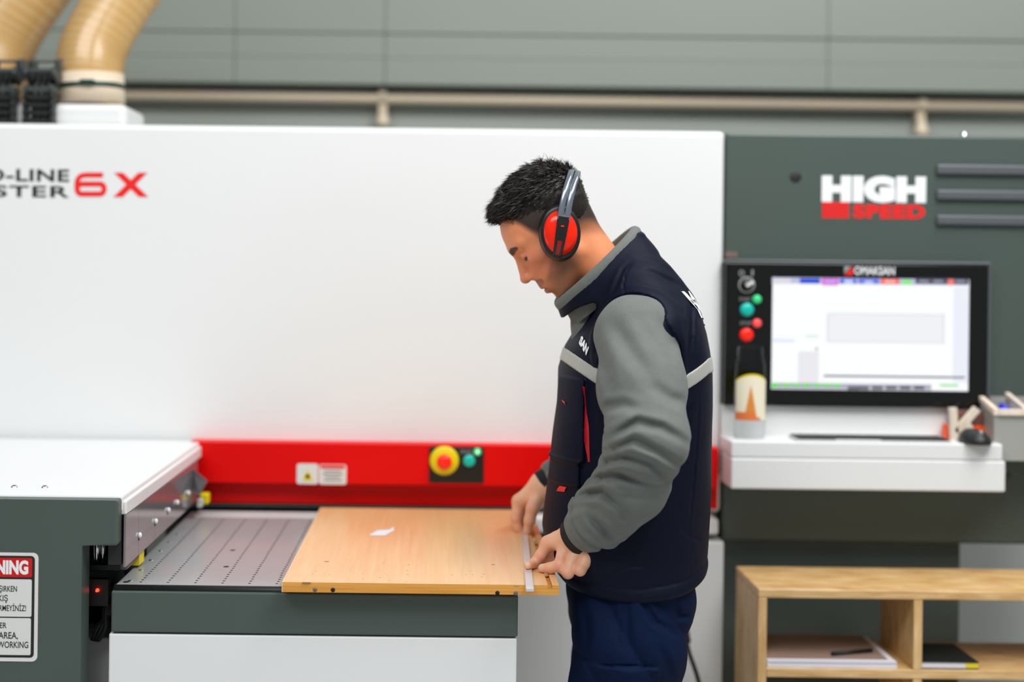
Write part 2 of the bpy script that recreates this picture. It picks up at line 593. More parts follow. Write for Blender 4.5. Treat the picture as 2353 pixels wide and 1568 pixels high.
YH = YM + 0.17
hose('tan ribbed extraction hose clamped to the white spigot, bending up to the right',
     [P(207, 240, YH), P(205, 170, YH), P(222, 95, YH + 0.02), P(290, -20, YH + 0.06), P(400, -160, YH + 0.1)], 0.086, 46, True)
hose('tan ribbed extraction hose in the top left corner behind the cable chains',
     [P(-15, 262, YH + 0.1), P(-20, 170, YH + 0.1), P(5, 90, YH + 0.12), P(78, -25, YH + 0.14), P(190, -170, YH + 0.18)], 0.095, 46, False)

# ------------------------------------------------------------------ cable chains
def chain(x0, x1, label, y_top):
    a, b, c, d = prect(x0, y_top, x1, 287, YM + 0.03)
    t = thing('cable_chain', label, 'cable chain', ((a + b) / 2, YM + 0.08, Z_TOP), 'cable chains on the cabinet roof')
    n = 5
    dz = (d - Z_TOP) / (n + 0.3)
    for i in range(n + 3):
        if i < n:
            cz, cy, ang = Z_TOP + dz * (i + 0.5), YM + 0.055, 0.0
        else:
            ang = math.radians(32 * (i - n + 1))
            cz = Z_TOP + dz * n + 0.05 * math.sin(ang) - dz * 0.05
            cy = YM + 0.055 + 0.05 * (1 - math.cos(ang))
        bm = bmesh.new()
        wv = 0.012
        bm_box(bm, a, a + wv, -0.03, 0.03, -dz * 0.56, dz * 0.56, 0.006, 2)
        bm_box(bm, b - wv, b, -0.03, 0.03, -dz * 0.56, dz * 0.56, 0.006, 2)
        bm_box(bm, a + wv, b - wv, -0.027, -0.021, -dz * 0.30, dz * 0.30, 0.002, 1)
        bm_box(bm, a + wv, b - wv, 0.021, 0.027, -dz * 0.30, dz * 0.30, 0.002, 1)
        bmesh.ops.transform(bm, matrix=Matrix.Translation((0, cy, cz)) @ Matrix.Rotation(-ang, 4, 'X'), verts=bm.verts)
        lk = bm_obj('link', bm, M['chain_edge'] if i >= n - 1 else M['chain'], t)
    # the bundle of leads inside
    for k in range(3):
        xx = a + (b - a) * (0.3 + 0.2 * k)
        tube('lead', [(xx, YM + 0.057, Z_TOP), (xx, YM + 0.057, Z_TOP + dz * (n - 0.5)), (xx, YM + 0.085, Z_TOP + dz * n + 0.03), (xx, YM + 0.13, Z_TOP + dz * n + 0.05)], 0.008, M['rubber'], t, 10)
    return t


chain(50, 124, 'black cable chain standing right beside the white hose spigot', 190)
chain(-40, 33, 'black cable chain cut off by the left edge of the photo', 190)

# ------------------------------------------------------------------ hood on the left
YF = 2.335
hood = thing('machine_hood', 'white topped hood with dark end plate and strip curtain, left of table', 'machine hood', (-0.8, 2.7, 0))
ZH = P(200, 1150, YF).z
XE = P(270, 1200, YF).x
XI = P(187, 1400, YF).x
zlow = P(200, 1255, YF).z
bm = bmesh.new()
prof = [(-1.7, 0.0), (XI, 0.0), (XI, zlow), (XE, zlow), (XE, ZH), (-1.7, ZH)]
f = bm.faces.new([bm.verts.new((x, YF, z)) for x, z in prof])
r = bmesh.ops.extrude_face_region(bm, geom=[f])
for v in r['geom']:
    if isinstance(v, bmesh.types.BMVert):
        v.co.y += 0.05
bmesh.ops.recalc_face_normals(bm, faces=bm.faces)
es = [e for e in bm.edges if all(v.co.z > 0.01 and v.co.x > -1.6 for v in e.verts)]
bmesh.ops.bevel(bm, geom=es, offset=0.005, segments=2, affect='EDGES', profile=0.5)
bm_obj('end_plate', bm, M['dark'], hood)
XH = P(285, 1146, 2.37).x
ZT = ZH + 0.004
box('top_panel', -1.7, XH, YF + 0.028, YM - 0.015, ZT - 0.03, ZT, M['white_hood'], hood, 0.004, 2)
box('edge_lip', XH - 0.012, XH + 0.006, YF + 0.03, YM - 0.02, ZT - 0.036, ZT - 0.010, M['white_hood'], hood, 0.003, 2)
for px in (33, 103):
    q = P(px, 1129, 2.44)
    lathe('rivet', [(0, 0.005), (0.004, 0.004), (0.0065, 0.0015), (0.007, 0)], M['chrome'], hood, (q.x, q.y, ZT), 'Z', 16)
ys = [2.362, 2.462, 2.60, 2.72, 2.81, 2.93, 3.05]
zt, zbm = ZT - 0.036, ZT - 0.132
XC = XH + 0.004
for i in range(len(ys) - 1):
    s = box('curtain_strip', XC - 0.002, XC + 0.002, ys[i] + 0.0006, ys[i + 1] - 0.0006, zbm, zt, M['clear_strip'], hood)
    if i:
        bz = zt - 0.058
        bm = bmesh.new()
        bmesh.ops.create_uvsphere(bm, u_segments=14, v_segments=8, radius=0.0058)
        bmesh.ops.transform(bm, matrix=Matrix.Translation((XC + 0.004, ys[i] + 0.002, bz)) @ Matrix.Diagonal((0.7, 1, 1, 1)), verts=bm.verts)
        bm_obj('strip_bolt', bm, M['bolt'], s, True)
        box('bolt_shank', XC - 0.001, XC + 0.003, ys[i] + 0.001, ys[i] + 0.004, bz - 0.010, bz - 0.004, M['rubber'], s)
# the loose end of the curtain standing out at the far end
fl = flat_poly('curtain_flap', [P(421, 1082, 3.02), P(442, 1078, 2.99), P(477, 1106, 2.96), P(457, 1140, 2.96), P(430, 1122, 3.0)], M['clear_strip'], hood, 0.003)
# inside of the hood
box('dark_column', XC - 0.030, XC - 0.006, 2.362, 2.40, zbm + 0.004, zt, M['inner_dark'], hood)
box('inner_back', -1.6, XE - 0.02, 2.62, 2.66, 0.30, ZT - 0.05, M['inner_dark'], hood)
box('inner_beam', -1.2, XC - 0.035, 2.50, 2.62, P(230, 1345, 2.5).z, P(230, 1312, 2.5).z, M['dark'], hood)
for px, rr in ((222, 0.006), (236, 0.004), (262, 0.009)):
    q0, q1 = P(px, 1250, 2.44), P(px, 1302, 2.44)
    cyl('guide_rod', q0 + Vector((0, 0, 0.03)), q1, rr, M['chrome'], hood, seg=14)
pbox('rod_foot', 205, 1300, 285, 1311, 2.43, 0.06, M['rubber'], hood)
bb = prect(278, 1282, 296, 1308, 2.42)
box('brown_block', bb[0], bb[1], 2.41, 2.50, bb[2], bb[3], M['brown_block'], hood, 0.004)
q = prect(300, 1262, 320, 1300, 2.5)
box('yellow_bracket', q[0], q[1], 2.50, 2.54, q[2], q[3], M['yellow'], hood)
q = P(224, 1357, 2.42)
lathe('indicator_led', [(0, 0.006), (0.0025, 0.005), (0.0035, 0.0)], M['led'], hood, q, 'Y-', 12)
box('led_bracket', q.x - 0.02, q.x + 0.02, 2.421, 2.44, q.z - 0.03, q.z + 0.02, M['inner_dark'], hood)
for k in range(3):
    tube('lead', spline([P(250 + 8 * k, 1340, 2.47), P(256 - 6 * k, 1400, 2.46), P(225 + 9 * k, 1440, 2.46), P(212 + 6 * k, 1470, 2.47)], 14), 0.005 + 0.001 * k, M['rubber'], hood, 8)
q = prect(198, 1466, 300, 1620, 2.5)
box('base_frame', -1.0, q[1] - 0.02, 2.50, 2.60, 0.0, q[3], M['grey_plastic'], hood, 0.003)
pbox('yellow_cap', 458, 1136, 478, 1160, 3.02, 0.03, M['yellow'], hood, 0.004)
pbox('clear_stop', 452, 1148, 464, 1168, 2.99, 0.02, M['grey_plastic'], hood, 0.003)
# warning sign stuck on the end plate
YS = YF - 0.0010
xr = P(89, 1390, YS).x
a, b, c, d = prect(-135, 1270, 87, 1520, YS)
sign = flat_poly('warning_sign', rounded(a, b, c, d, 0.010, YS), M['sign_white'], hood, 0.0009)
a, b, c, d = prect(-125, 1277, 79, 1511, YS)
flat_poly('sign_border', rounded(a, b, c, d, 0.007, YS - 0.0003), M['print_black'], sign)
for (q0, q1, q2, q3, mm) in ((-118, 1282, 74, 1326, 'sign_red'), (-118, 1331, 73, 1417, 'sign_white'), (-118, 1420, 71, 1505, 'sign_white')):
    a, b, c, d = prect(q0, q1, q2, q3, YS)
    flat_poly('sign_field', rounded(a, b, c, d, 0.003, YS - 0.0006), M[mm], sign)
for body, xr_, y0, y1, mm, bo, asp in (
        ('WARNING', 65, 1288, 1321, 'print_white', 0.05, 0.72),
        ('ÇALIŞIRKEN', 39, 1346, 1364, 'print_black', 0.012, 0.66),
        ('ÇIKIŞ', 18, 1367, 1386, 'print_black', 0.012, 0.78),
        ('GİRMEYİNİZ!', 60, 1387, 1405, 'print_black', 0.012, 0.68),
        ('DO NOT ENTER', 15, 1431, 1444, 'print_black', 0.012, 0.8),
        ('THE AREA,', 41, 1453, 1471, 'print_black', 0.012, 0.78),
        ('WHILE WORKING', 65, 1475, 1490, 'print_black', 0.012, 0.70)):
    text('sign_lettering', body, xr_ - 60, y0, xr_, y1, YS - 0.0009, M[mm], sign, bo, 1.0, 'right', asp)

# ------------------------------------------------------------------ work table
YA = 2.36
Z_TAB = P(400, 1349, YA).z
XL, XRT = P(255, 1410, YA).x, P(1190, 1420, YA).x
M['table_top'] = mat('table_top', lin(152, 155, 155), 0.38, spec=0.6, coat=0.3, ior=1.6, bump=0.02, bscale=500, var=0.08, vscale=6)
tab = thing('work_table', 'grey and white machine table with a shiny dark perforated top', 'table', ((XL + XRT) / 2, 2.7, 0))
box('table_top', XL + 0.004, XRT - 0.004, YA + 0.012, YM - 0.06, Z_TAB - 0.014, Z_TAB, M['table_top'], tab, 0.003, 2)
zap1 = P(700, 1364, YA).z
zap0 = P(700, 1459, YA).z
cyl('front_edge_trim', (XL + 0.004, YA + 0.012, Z_TAB - 0.0085), (XRT - 0.004, YA + 0.012, Z_TAB - 0.0085), 0.0085, M['rubber'], tab, seg=24)
box('apron', XL, XRT, YA, YM - 0.08, zap0, zap1, M['dark'], tab, 0.003, 2)
box('cabinet_base', XL - 0.004, XRT - 0.001, YA + 0.002, YM - 0.1, 0.0, zap0 - 0.003, M['white'], tab, 0.003, 2)
zbk = Z_TAB
box('rear_strip', XL + 0.02, XRT, YM - 0.115, YM - 0.05, Z_TAB - 0.012, Z_TAB + 0.0015, M['grey_plastic'], tab, 0.001, 1)
bm = bmesh.new()
for k in range(7):
    x = P(326 + 62.3 * k, 1340, 2.40).x
    for j in range(46):
        y = 2.392 + 0.0168 * j
        if y > YM - 0.13:
            continue
        bmesh.ops.create_cone(bm, cap_ends=True, segments=8, radius1=0.0026, radius2=0.0026, depth=0.0006, matrix=Matrix.Translation((x + random.uniform(-.0006, .0006), y, Z_TAB + 0.0001)))
hb = bm_obj('air_holes', bm, M['rubber'], tab)
hb['kind'] = 'stuff'
for px, py in ((520, 1302), (535, 1264), (290, 1340)):
    q = P(px, py, 2.5)
    Yq = (ZC - Z_TAB) * FPX / (py - 613)
    q = P(px, py, Yq)
    lathe('countersunk_screw', [(0, 0.0006), (0.005, 0.0006), (0.006, 0.0)], M['rubber'], tab, (q.x, q.y, Z_TAB), 'Z', 12)
for k in range(6):
    yy = 2.40 + 0.085 * k
    lathe('edge_screw', [(0, 0.0008), (0.004, 0.0008), (0.005, 0.0)], M['chrome'], tab, (XL + 0.025, yy, Z_TAB), 'Z', 12)

# ------------------------------------------------------------------ wooden board on the table
YBF = 2.33
ZBD = Z_TAB + 0.0185
BX0, BX1 = P(649, 1345, YBF).x, P(1285, 1355, YBF).x
BYB = 3.06
gx0, gx1, gd = P(1259, 1353, YBF).x, P(1269, 1353, YBF).x, 0.007
bm = bmesh.new()
pf = [(BX0, Z_TAB + 0.0004), (BX1, Z_TAB + 0.0004), (BX1, ZBD), (gx1, ZBD), (gx1, ZBD - gd), (gx0, ZBD - gd), (gx0, ZBD), (BX0, ZBD)]
f = bm.faces.new([bm.verts.new((x, YBF, z)) for x, z in pf])
r = bmesh.ops.extrude_face_region(bm, geom=[f])
for v in r['geom']:
    if isinstance(v, bmesh.types.BMVert):
        v.co.y = BYB
bmesh.ops.recalc_face_normals(bm, faces=bm.faces)
for f in bm.faces:
    f.material_index = 0 if (f.normal.z > 0.5 and f.calc_center_median().z > ZBD - 0.001) else 1
board = bm_obj('wood_board', bm, [M['board_top'], M['board_edge']])
tag(board, 'light oak veneered board lying across the work table with drilled front edge', 'board')
box('edge_veneer', BX0 - 0.0012, BX0, YBF, BYB, Z_TAB + 0.0004, ZBD, M['hose_band'], board)
for px, lit in ((724, 1), (765, 0), (1143, 0), (1185, 1)):
    q = P(px, 1355 + (px - 724) * 0.0185, YBF)
    lathe('edge_hole', [(0, 0.0004), (0.004, 0.0004), (0.004, 0.0)], M['hole'] if not lit else M['brown_block'], board, (q.x, YBF, q.z - 0.0005), 'Y-', 18)
def on_plane(px, py, z):
    """Where the view through a pixel meets the level plane at height z."""
    p1 = P(px, py, 1.0)
    t = (z - ZC) / (p1.z - ZC)
    return Vector((p1.x * t, t, z))


zt_ = ZBD + 0.0005
flat_poly('white_sticker', [on_plane(*q, zt_) for q in ((847, 1231), (884, 1231), (906, 1219), (903, 1210), (898, 1217), (868, 1219))], M['paper'], board)
for k in range(26):
    qx, qy = random.uniform(BX0 + 0.02, BX1 - 0.12), YBF + 0.01 + abs(random.gauss(0, 0.07))
    box('wood_chip', qx, qx + random.uniform(0.001, 0.004), qy, qy + random.uniform(0.001, 0.003), ZBD, ZBD + 0.0008, M['dowel'], board)
for (p0, p1) in (((694, 1339), (714, 1339)), ((1180, 1348), (1193, 1348)), ((745, 1291), (756, 1291)), ((1130, 1298), (1137, 1298))):
    A, B = on_plane(*p0, zt_), on_plane(*p1, zt_)
    box('scuff_mark', A.x, B.x, A.y, A.y + 0.003, ZBD, ZBD + 0.0004, M['brown_block'], board)

q = (gx0 + gx1) / 2
for yy, lab in ((2.415, 'small beech dowel lying in the board groove nearest the front edge'), (2.70, 'small beech dowel in the board groove just behind the left hand')):
    dwl = cyl('dowel_pin', (q, yy, ZBD - gd + 0.0062), (q, yy + 0.042, ZBD - gd + 0.0062), 0.0040, M['dowel'], None, seg=14)
    tag(dwl, lab, 'dowel', 'dowels in the board groove')
    cyl('dowel_end', (q, yy - 0.0008, ZBD - gd + 0.0062), (q, yy, ZBD - gd + 0.0062), 0.0037, M['dowel'], dwl, seg=14)

# aluminium strip under the fingers
A, B = on_plane(1217.5, 1351, ZBD + 0.0065), on_plane(1205.5, 1229, ZBD + 0.0065)
A = A + (A - B).normalized() * 0.004
bm = bmesh.new()
L = (B - A).length
bm_box(bm, -0.0072, 0.0072, 0, L, -0.0063, 0.0, 0.0006, 1)
ang = math.atan2(B.x - A.x, B.y - A.y)
bmesh.ops.transform(bm, matrix=Matrix.Translation(A) @ Matrix.Rotation(-ang, 4, 'Z'), verts=bm.verts)
strip = bm_obj('aluminium_strip', bm, M['alu'])
tag(strip, 'narrow silver metal strip on the board under both hands', 'metal strip')

# ------------------------------------------------------------------ control console
con = thing('control_console', 'dark grey control console standing right of the white cabinet', 'console', (1.0, YM + 0.3, 0))
CXL = P(1665, 660, YM).x
zc1 = P(2000, 309, YM).z
zc0 = P(2000, 1248, YM).z
box('housing', CXL, 1.95, YM, YM + 0.6, zc0, zc1, M['dark'], con, 0.006, 2)
x0_, x1_ = P(1655, 1400, YM + 0.05).x, P(2205, 1400, YM + 0.05).x
box('pedestal', x0_, x1_, YM + 0.05, YM + 0.45, 0.0, zc0 - 0.003, M['dark'], con, 0.003, 1)
for yy in (393, 451, 509):
    a, b, c, d = prect(2150, yy - 12, 2600, yy + 11, YM)
    v = box('vent_slat', a, b, YM - 0.012, YM + 0.01, c, d, M['dark2'], con, 0.005, 2)
q = P(1828, 407, YM)
lathe('blind_plug', [(0, 0.002), (0.010, 0.002), (0.0145, 0.0)], M['inner_dark'], con, q, 'Y-', 24)
pbox('maker_plate', 1667, 578, 1694, 592, YM - 0.002, 0.003, M['brown_block'], con)
q = P(2214, 307, YM + 0.1)
lathe('roof_cap', [(0, 0.02), (0.008, 0.018), (0.013, 0.0)], M['chrome'], con, (q.x, q.y, zc1), 'Z', 16)
text('speed_lettering', 'HIGH', 1888, 404, 2128, 466, YM - 0.0009, M['print_white'], con, 0.085, 1.10)
text('speed_lettering', 'SPEED', 1960, 470, 2126, 503, YM - 0.0009, M['print_red'], con, 0.055, 1.10)
for i in range(4):
    pbox('speed_bar', 1889, 465 + i * 9.4, 1951, 473 + i * 9.4, YM - 0.0009, 0.0008, M['print_red'], con)
# touch panel
YP = YM - 0.03
tp = thing('touch_panel', 'black control panel with a bright touch screen and round buttons', 'control panel', P(1970, 935, YP))
bez = pbox('bezel', 1666, 606, 2273, 936, YP, 0.032, M['gloss_black'], tp, 0.003, 2)
pbox('frame_edge', 2271, 603, 2277, 934, YP - 0.003, 0.034, M['dark2'], tp, 0.002, 1)
pbox('frame_edge', 1666, 600, 2275, 606, YP - 0.003, 0.034, M['dark2'], tp, 0.002, 1)
def emis(name, col, s):
    return mat(name, (0.02, 0.02, 0.02, 1), 0.25, emit=col, estr=s)
SX0, SX1, SY0, SY1 = 1774, 2226, 640, 897
scr = pbox('screen', SX0, SY0, SX1, SY1, YP - 0.001, 0.002, emis('screen_white', lin(248, 249, 253), 1.02), tp)
ES = {}
def sq(x0, y0, x1, y1, col, s=0.95, lift=0.0014):
    k = (col, s)
    if k not in ES:
        ES[k] = emis('screen_colour', lin(*col), s)
    pbox('screen_field', x0, y0, x1, y1, YP - lift, 0.0003, ES[k], scr)
sq(SX0, 640, SX1, 654, (190, 195, 225))
sq(1776, 640, 1817, 653, (225, 222, 232), lift=0.0018)
sq(1838, 640, 1884, 652, (20, 70, 220), lift=0.0018)
sq(1889, 640, 1926, 656, (235, 90, 215), lift=0.0018)
sq(1895, 644, 1921, 651, (185, 170, 255), lift=0.0022)
sq(1930, 641, 1968, 652, (80, 100, 235), lift=0.0018)
sq(1940, 643, 1960, 652, (200, 212, 255), lift=0.0022)
sq(1973, 641, 2020, 652, (95, 120, 235), lift=0.0018)
sq(1987, 645, 2006, 652, (190, 205, 250), lift=0.0022)
sq(2024, 641, 2066, 653, (255, 90, 70), lift=0.0018)
sq(2032, 644, 2058, 650, (255, 190, 180), lift=0.0022)
sq(2072, 644, 2096, 654, (130, 245, 110), lift=0.0018)
sq(2104, 640, SX1, 653, (70, 72, 90), lift=0.0018)
for xx in (2112, 2145, 2196):
    sq(xx, 644, xx + 22, 649, (150, 152, 168), lift=0.0022)
sq(2178, 642, 2192, 655, (255, 120, 110), lift=0.0024)
sq(1834, 808, 1881, 882, (236, 236, 241), lift=0.0016)
sq(1776, 781, 1826, 785, (214, 220, 250), lift=0.0016)
sq(1851, 771, 1881, 775, (205, 240, 222), lift=0.0016)
sq(1874, 799, 1879, 806, (170, 172, 172), lift=0.0016)
for (q0, q1, q2, q3) in ((1902, 721, 2172, 724), (1902, 786, 2172, 788.5), (1902, 721, 1905, 788), (2166, 721, 2170, 788)):
    sq(q0, q1, q2, q3, (228, 228, 234), lift=0.0016)
sq(1898, 724, 2166, 786, (243, 244, 247), lift=0.0015)
sq(2190, 660, SX1, 880, (240, 242, 252), lift=0.0015)
sq(1893, 864, 2217, 868, (70, 84, 84), lift=0.0018)
sq(SX0, 882, 2140, 895, (178, 180, 196), lift=0.0018)
for i in range(7):
    sq(1776 + 23.5 * i, 882, 1790 + 23.5 * i, 889, (90, 235, 40), lift=0.0022)
sq(SX0, 880, 1779, 893, (30, 225, 20), lift=0.0024)
for i, xx in enumerate((1948, 1972, 2004, 2036, 2068, 2100)):
    sq(xx, 888, xx + 24, 896, (86, 88, 98), lift=0.0022)
sq(2160, 883, 2202, 889, (160, 235, 160), lift=0.0018)
a, b, c, d = prect(1940, 612, 1960, 633, YP - 0.0012)
flat_poly('maker_emblem', [(a, YP - 0.0012, c), (b, YP - 0.0012, c), (b, YP - 0.0012, d)], M['print_red'], tp)
flat_poly('maker_emblem', [(a, YP - 0.0012, c + 0.004), (b - 0.004, YP - 0.0012, d), (a, YP - 0.0012, d)], M['print_grey'], tp)
text('maker_lettering', 'OMAKSAN', 1963, 613, 2056, 632, YP - 0.0012, M['print_white'], tp, 0.02, 1.0)
text('switch_mark', '0', 1698, 621, 1710, 635, YP - 0.0012, M['print_grey'], tp)
text('switch_mark', 'I', 1727, 620, 1731, 634, YP - 0.0012, M['print_grey'], tp)
e = P(1715, 655, YP)
sw = lathe('rotary_switch', [(0, 0.010), (0.012, 0.010), (0.0135, 0.006), (0.0135, 0.004), (0.0205, 0.003), (0.0205, 0)], M['gloss_black'], tp, e, 'Y-', 28)
lathe('switch_ring', [(0.0165, 0.0042), (0.0195, 0.0042), (0.0205, 0.002)], M['print_grey'], sw, e, 'Y-', 28)
flat_poly('switch_pointer', [P(1713, 655, YP - 0.0105), P(1718, 660, YP - 0.0105), P(1734, 650, YP - 0.0105), P(1729, 644, YP - 0.0105)], M['sign_white'], sw)
for px, py, rr, mm in ((1739, 688, 0.0105, 'green_lamp'), (1716, 712, 0.0165, 'teal'), (1739, 743, 0.0105, 'red_lamp'), (1715, 770, 0.0165, 'estop')):
    e = P(px, py, YP)
    lathe('round_button' if rr > 0.012 else 'signal_lamp', [(0, 0.009), (rr * 0.7, 0.008), (rr, 0.004), (rr, 0)], M[mm], tp, e, 'Y-', 28)
text('button_caption', 'START', 1699, 684, 1726, 692, YP - 0.0012, M['print_grey'], tp)
text('button_caption', 'STOP', 1701, 739, 1726, 747, YP - 0.0012, M['print_grey'], tp)
# desk shelf with white back plate
YD = 3.0
ZD = P(2000, 1018, YD).z
dk = thing('console_desk', 'white shelf desk under the touch screen holding a keyboard', 'desk', P(1990, 1128, 3.05))
pbox('back_plate', 1657, 934, 2262, 1040, YM - 0.012, 0.012, M['white'], dk)
DX0, DX1 = P(1680, 1080, YD).x, P(2311, 1080, YD).x
zd0 = P(2000, 1128, YD).z
zmid = P(2000, 1056, YD).z
box('desk_top', DX0, DX1 - 0.006, YD + 0.003, YM - 0.012, zmid, ZD, M['white'], dk, 0.004, 2)
box('desk_front', DX0, DX1, YD, YM - 0.012, zd0, zmid - 0.001, M['white'], dk, 0.004, 2)
q = P(2318, 1088, 3.05)
lathe('desk_knob', [(0, 0.0), (0.013, 0.0), (0.013, 0.03), (0, 0.03)], M['rubber'], dk, (DX1 + 0.008, 3.05, q.z), 'Y-', 18)

# keyboard
KX0, KX1 = P(1822, 1014, 3.04).x, P(2178, 1014, 3.04).x
kb = thing('keyboard', 'thin dark keyboard lying on the white console desk', 'keyboard', ((KX0 + KX1) / 2, 3.04, ZD))
bm = bmesh.new()
bm_box(bm, KX0, KX1, 3.008, 3.088, ZD, ZD + 0.004, 0.002, 1)
for v in bm.verts:
    if v.co.z > ZD + 0.002:
        v.co.z += (v.co.y - 3.008) * 0.02
bm_obj('case', bm, M['grey_plastic'], kb)
bm = bmesh.new()
for rI in range(5):
    yy = 3.011 + rI * 0.0155
    n = 20
    for i in range(n):
        x = KX0 + 0.006 + (KX1 - KX0 - 0.012) * i / n
        if rI == 0 and 4 < i < 11:
            continue
        zz = ZD + 0.0042 + (yy - 3.008) * 0.02
        bm_box(bm, x, x + (KX1 - KX0) / n - 0.0028, yy, yy + 0.013, zz, zz + 0.0030)
bm_obj('keys', bm, M['rubber'], kb)['kind'] = 'stuff'

# mouse
q = P(2240, 1015, 3.02)
ms = thing('computer_mouse', 'black computer mouse at the right end of the console desk', 'mouse', (q.x, 3.02, ZD))
bm = bmesh.new()
bmesh.ops.create_uvsphere(bm, u_segments=28, v_segments=16, radius=1.0)
for v in bm.verts:
    z = v.co.z
    v.co = Vector((q.x + v.co.x * 0.034, 3.02 + v.co.y * 0.052, ZD + 0.0005 + (max(z, -0.12) + 0.12) * 0.030 * (1 - 0.12 * v.co.x)))
bm_obj('shell', bm, M['rubber'], ms, True)
bm = bmesh.new()
bm_cyl(bm, (q.x - 0.003, 2.99, ZD + 0.0265), (q.x + 0.003, 2.99, ZD + 0.0265), 0.007, seg=16)
bm_obj('scroll_wheel', bm, M['print_grey'], ms)

# letter K and card box
def bar3(bm, p0, p1, wd, y0, y1):
    t = (p1 - p0).normalized()
    nn = Vector((-t.z, 0, t.x)) * wd / 2
    vs = [bm.verts.new((p.x, y, p.z)) for y in (y0, y1) for p in (p0 + nn, p0 - nn, p1 - nn, p1 + nn)]
    for f in ((0, 1, 2, 3), (7, 6, 5, 4), (0, 4, 5, 1), (1, 5, 6, 2), (2, 6, 7, 3), (3, 7, 4, 0)):
        bm.faces.new([vs[i] for i in f])


bm = bmesh.new()
YK = 3.06
dzk = ZD - P(2195, 1012, YK).z + 0.0006
K = lambda x, y: P(x, y, YK) + Vector((0, 0, dzk))
bar3(bm, K(2191, 938), K(2196, 1012), 0.017, YK, YK + 0.015)
bar3(bm, K(2247, 940), K(2199, 994), 0.016, YK, YK + 0.015)
bar3(bm, K(2221, 970), K(2243, 1010), 0.016, YK + 0.0003, YK + 0.0147)
bmesh.ops.recalc_face_normals(bm, faces=bm.faces)
tag(bm_obj('letter_ornament', bm, M['letter_wood']), 'pale wooden letter K standing beside the black mouse', 'ornament')
a, b, c, d = prect(2174, 944, 2261, 1012, 3.09)
cb = thing('card_box', 'small orange and clear card box behind the wooden letter', 'box', ((a + b) / 2, 3.10, ZD))
zz = c + (d - c) * 0.5
box('orange_tray', a, b, 3.085, 3.118, ZD + 0.0003, zz, M['orange'], cb, 0.002)
box('smoked_lid', a + 0.014, b - 0.001, 3.087, 3.117, zz, d, mat('smoked_lid', lin(120, 84, 76), 0.2), cb, 0.002)

# bottle
q = P(1722, 1000, 3.06)
bt = thing('spray_bottle', 'clear plastic bottle with a cream and orange label on console desk', 'bottle', (q.x, 3.06, ZD))
R_ = 0.0365
M['clear'] = mat('clear_plastic', (0.93, 0.95, 0.96, 1), 0.04, trans=1.0, ior=1.12)
hb_ = P(1722, 797, 3.06).z - ZD
body = [(0, 0.0005), (R_ * 0.9, 0.0005), (R_, 0.008), (R_, hb_ * 0.55), (R_ * 0.96, hb_ * 0.80), (R_ * 0.88, hb_ * 0.86), (R_ * 0.85, hb_ * 0.87)]
lathe('bottle_body', body, M['clear'], bt, (q.x, 3.06, ZD), 'Z', 36, 1.0, 0.7)
lathe('cap', [(R_ * 0.80, hb_ * 0.865), (R_ * 0.84, hb_ * 0.87), (R_ * 0.82, hb_ * 0.985), (R_ * 0.74, hb_), (0, hb_)], M['clear'], bt, (q.x, 3.06, ZD), 'Z', 36, 1.0, 0.7)
def wrap(name, rr, pts_fn, m, parent):
    vs, fs = [], []
    na = 24
    for i in range(na + 1):
        aa = math.radians(-162 + 144 * i / na)
        z0, z1 = pts_fn(math.cos(aa))
        for z in (z0, z1):
            vs.append((q.x + rr * math.cos(aa), 3.06 + rr * math.sin(aa) * 0.7, ZD + z))
    for i in range(na):
        if vs[2 * i][2] < vs[2 * i + 1][2] - 1e-5 or vs[2 * i + 2][2] < vs[2 * i + 3][2] - 1e-5:
            fs.append((2 * i, 2 * i + 2, 2 * i + 3, 2 * i + 1))
    me = bpy.data.meshes.new(name)
    me.from_pydata(vs, [], fs)
    return link(name, me, m, parent, True)


lab = wrap('label_sheet', R_ + 0.0006, lambda c: (0.045, 0.128 + 0.022 * math.sqrt(max(0, 1 - c * c))), mat('cream_label', lin(240, 232, 205), 0.5), bt)
wrap('label_border', R_ + 0.0004, lambda c: (0.100, 0.131 + 0.024 * math.sqrt(max(0, 1 - c * c))), M['yellow'], lab)
wrap('label_print', R_ + 0.0010, lambda c: (0.046, 0.046 + max(0, 0.084 * (1 - abs(c + 0.10) / 0.42)) if abs(c + 0.1) < 0.42 else 0.046), mat('label_orange', lin(222, 140, 50), 0.5), lab)
wrap('label_foot', R_ + 0.0012, lambda c: (0.045, 0.064 if c < 0.25 else 0.052 if c < .55 else 0.045), mat('label_red', lin(226, 120, 60), 0.5), lab)

# pen tray at the right edge
a, b, c, d = prect(2284, 955, 2460, 1060, 3.03)
dB = P(2300, 912, 3.13).z
tr = thing('pen_tray', 'grey box with a wooden rim at the right edge beside the screen', 'tray', ((a + b) / 2, 3.08, c))
bm = bmesh.new()
for xa, xb in ((a, a + 0.006), (b - 0.006, b)):
    vs = [bm.verts.new((x, y, z)) for x in (xa, xb) for y, z in ((3.03, c), (3.138, c), (3.138, dB), (3.03, d))]
    for f in ((0, 1, 2, 3), (7, 6, 5, 4), (0, 4, 5, 1), (1, 5, 6, 2), (2, 6, 7, 3), (3, 7, 4, 0)):
        bm.faces.new([vs[i] for i in f])
bm_box(bm, a + 0.006, b - 0.006, 3.03, 3.036, c, d)
bm_box(bm, a + 0.006, b - 0.006, 3.132, 3.138, c, dB)
bm_box(bm, a + 0.006, b - 0.006, 3.036, 3.132, d - 0.03, d - 0.024)
bmesh.ops.recalc_face_normals(bm, faces=bm.faces)
bm_obj('box_shell', bm, M['tray_grey'], tr)
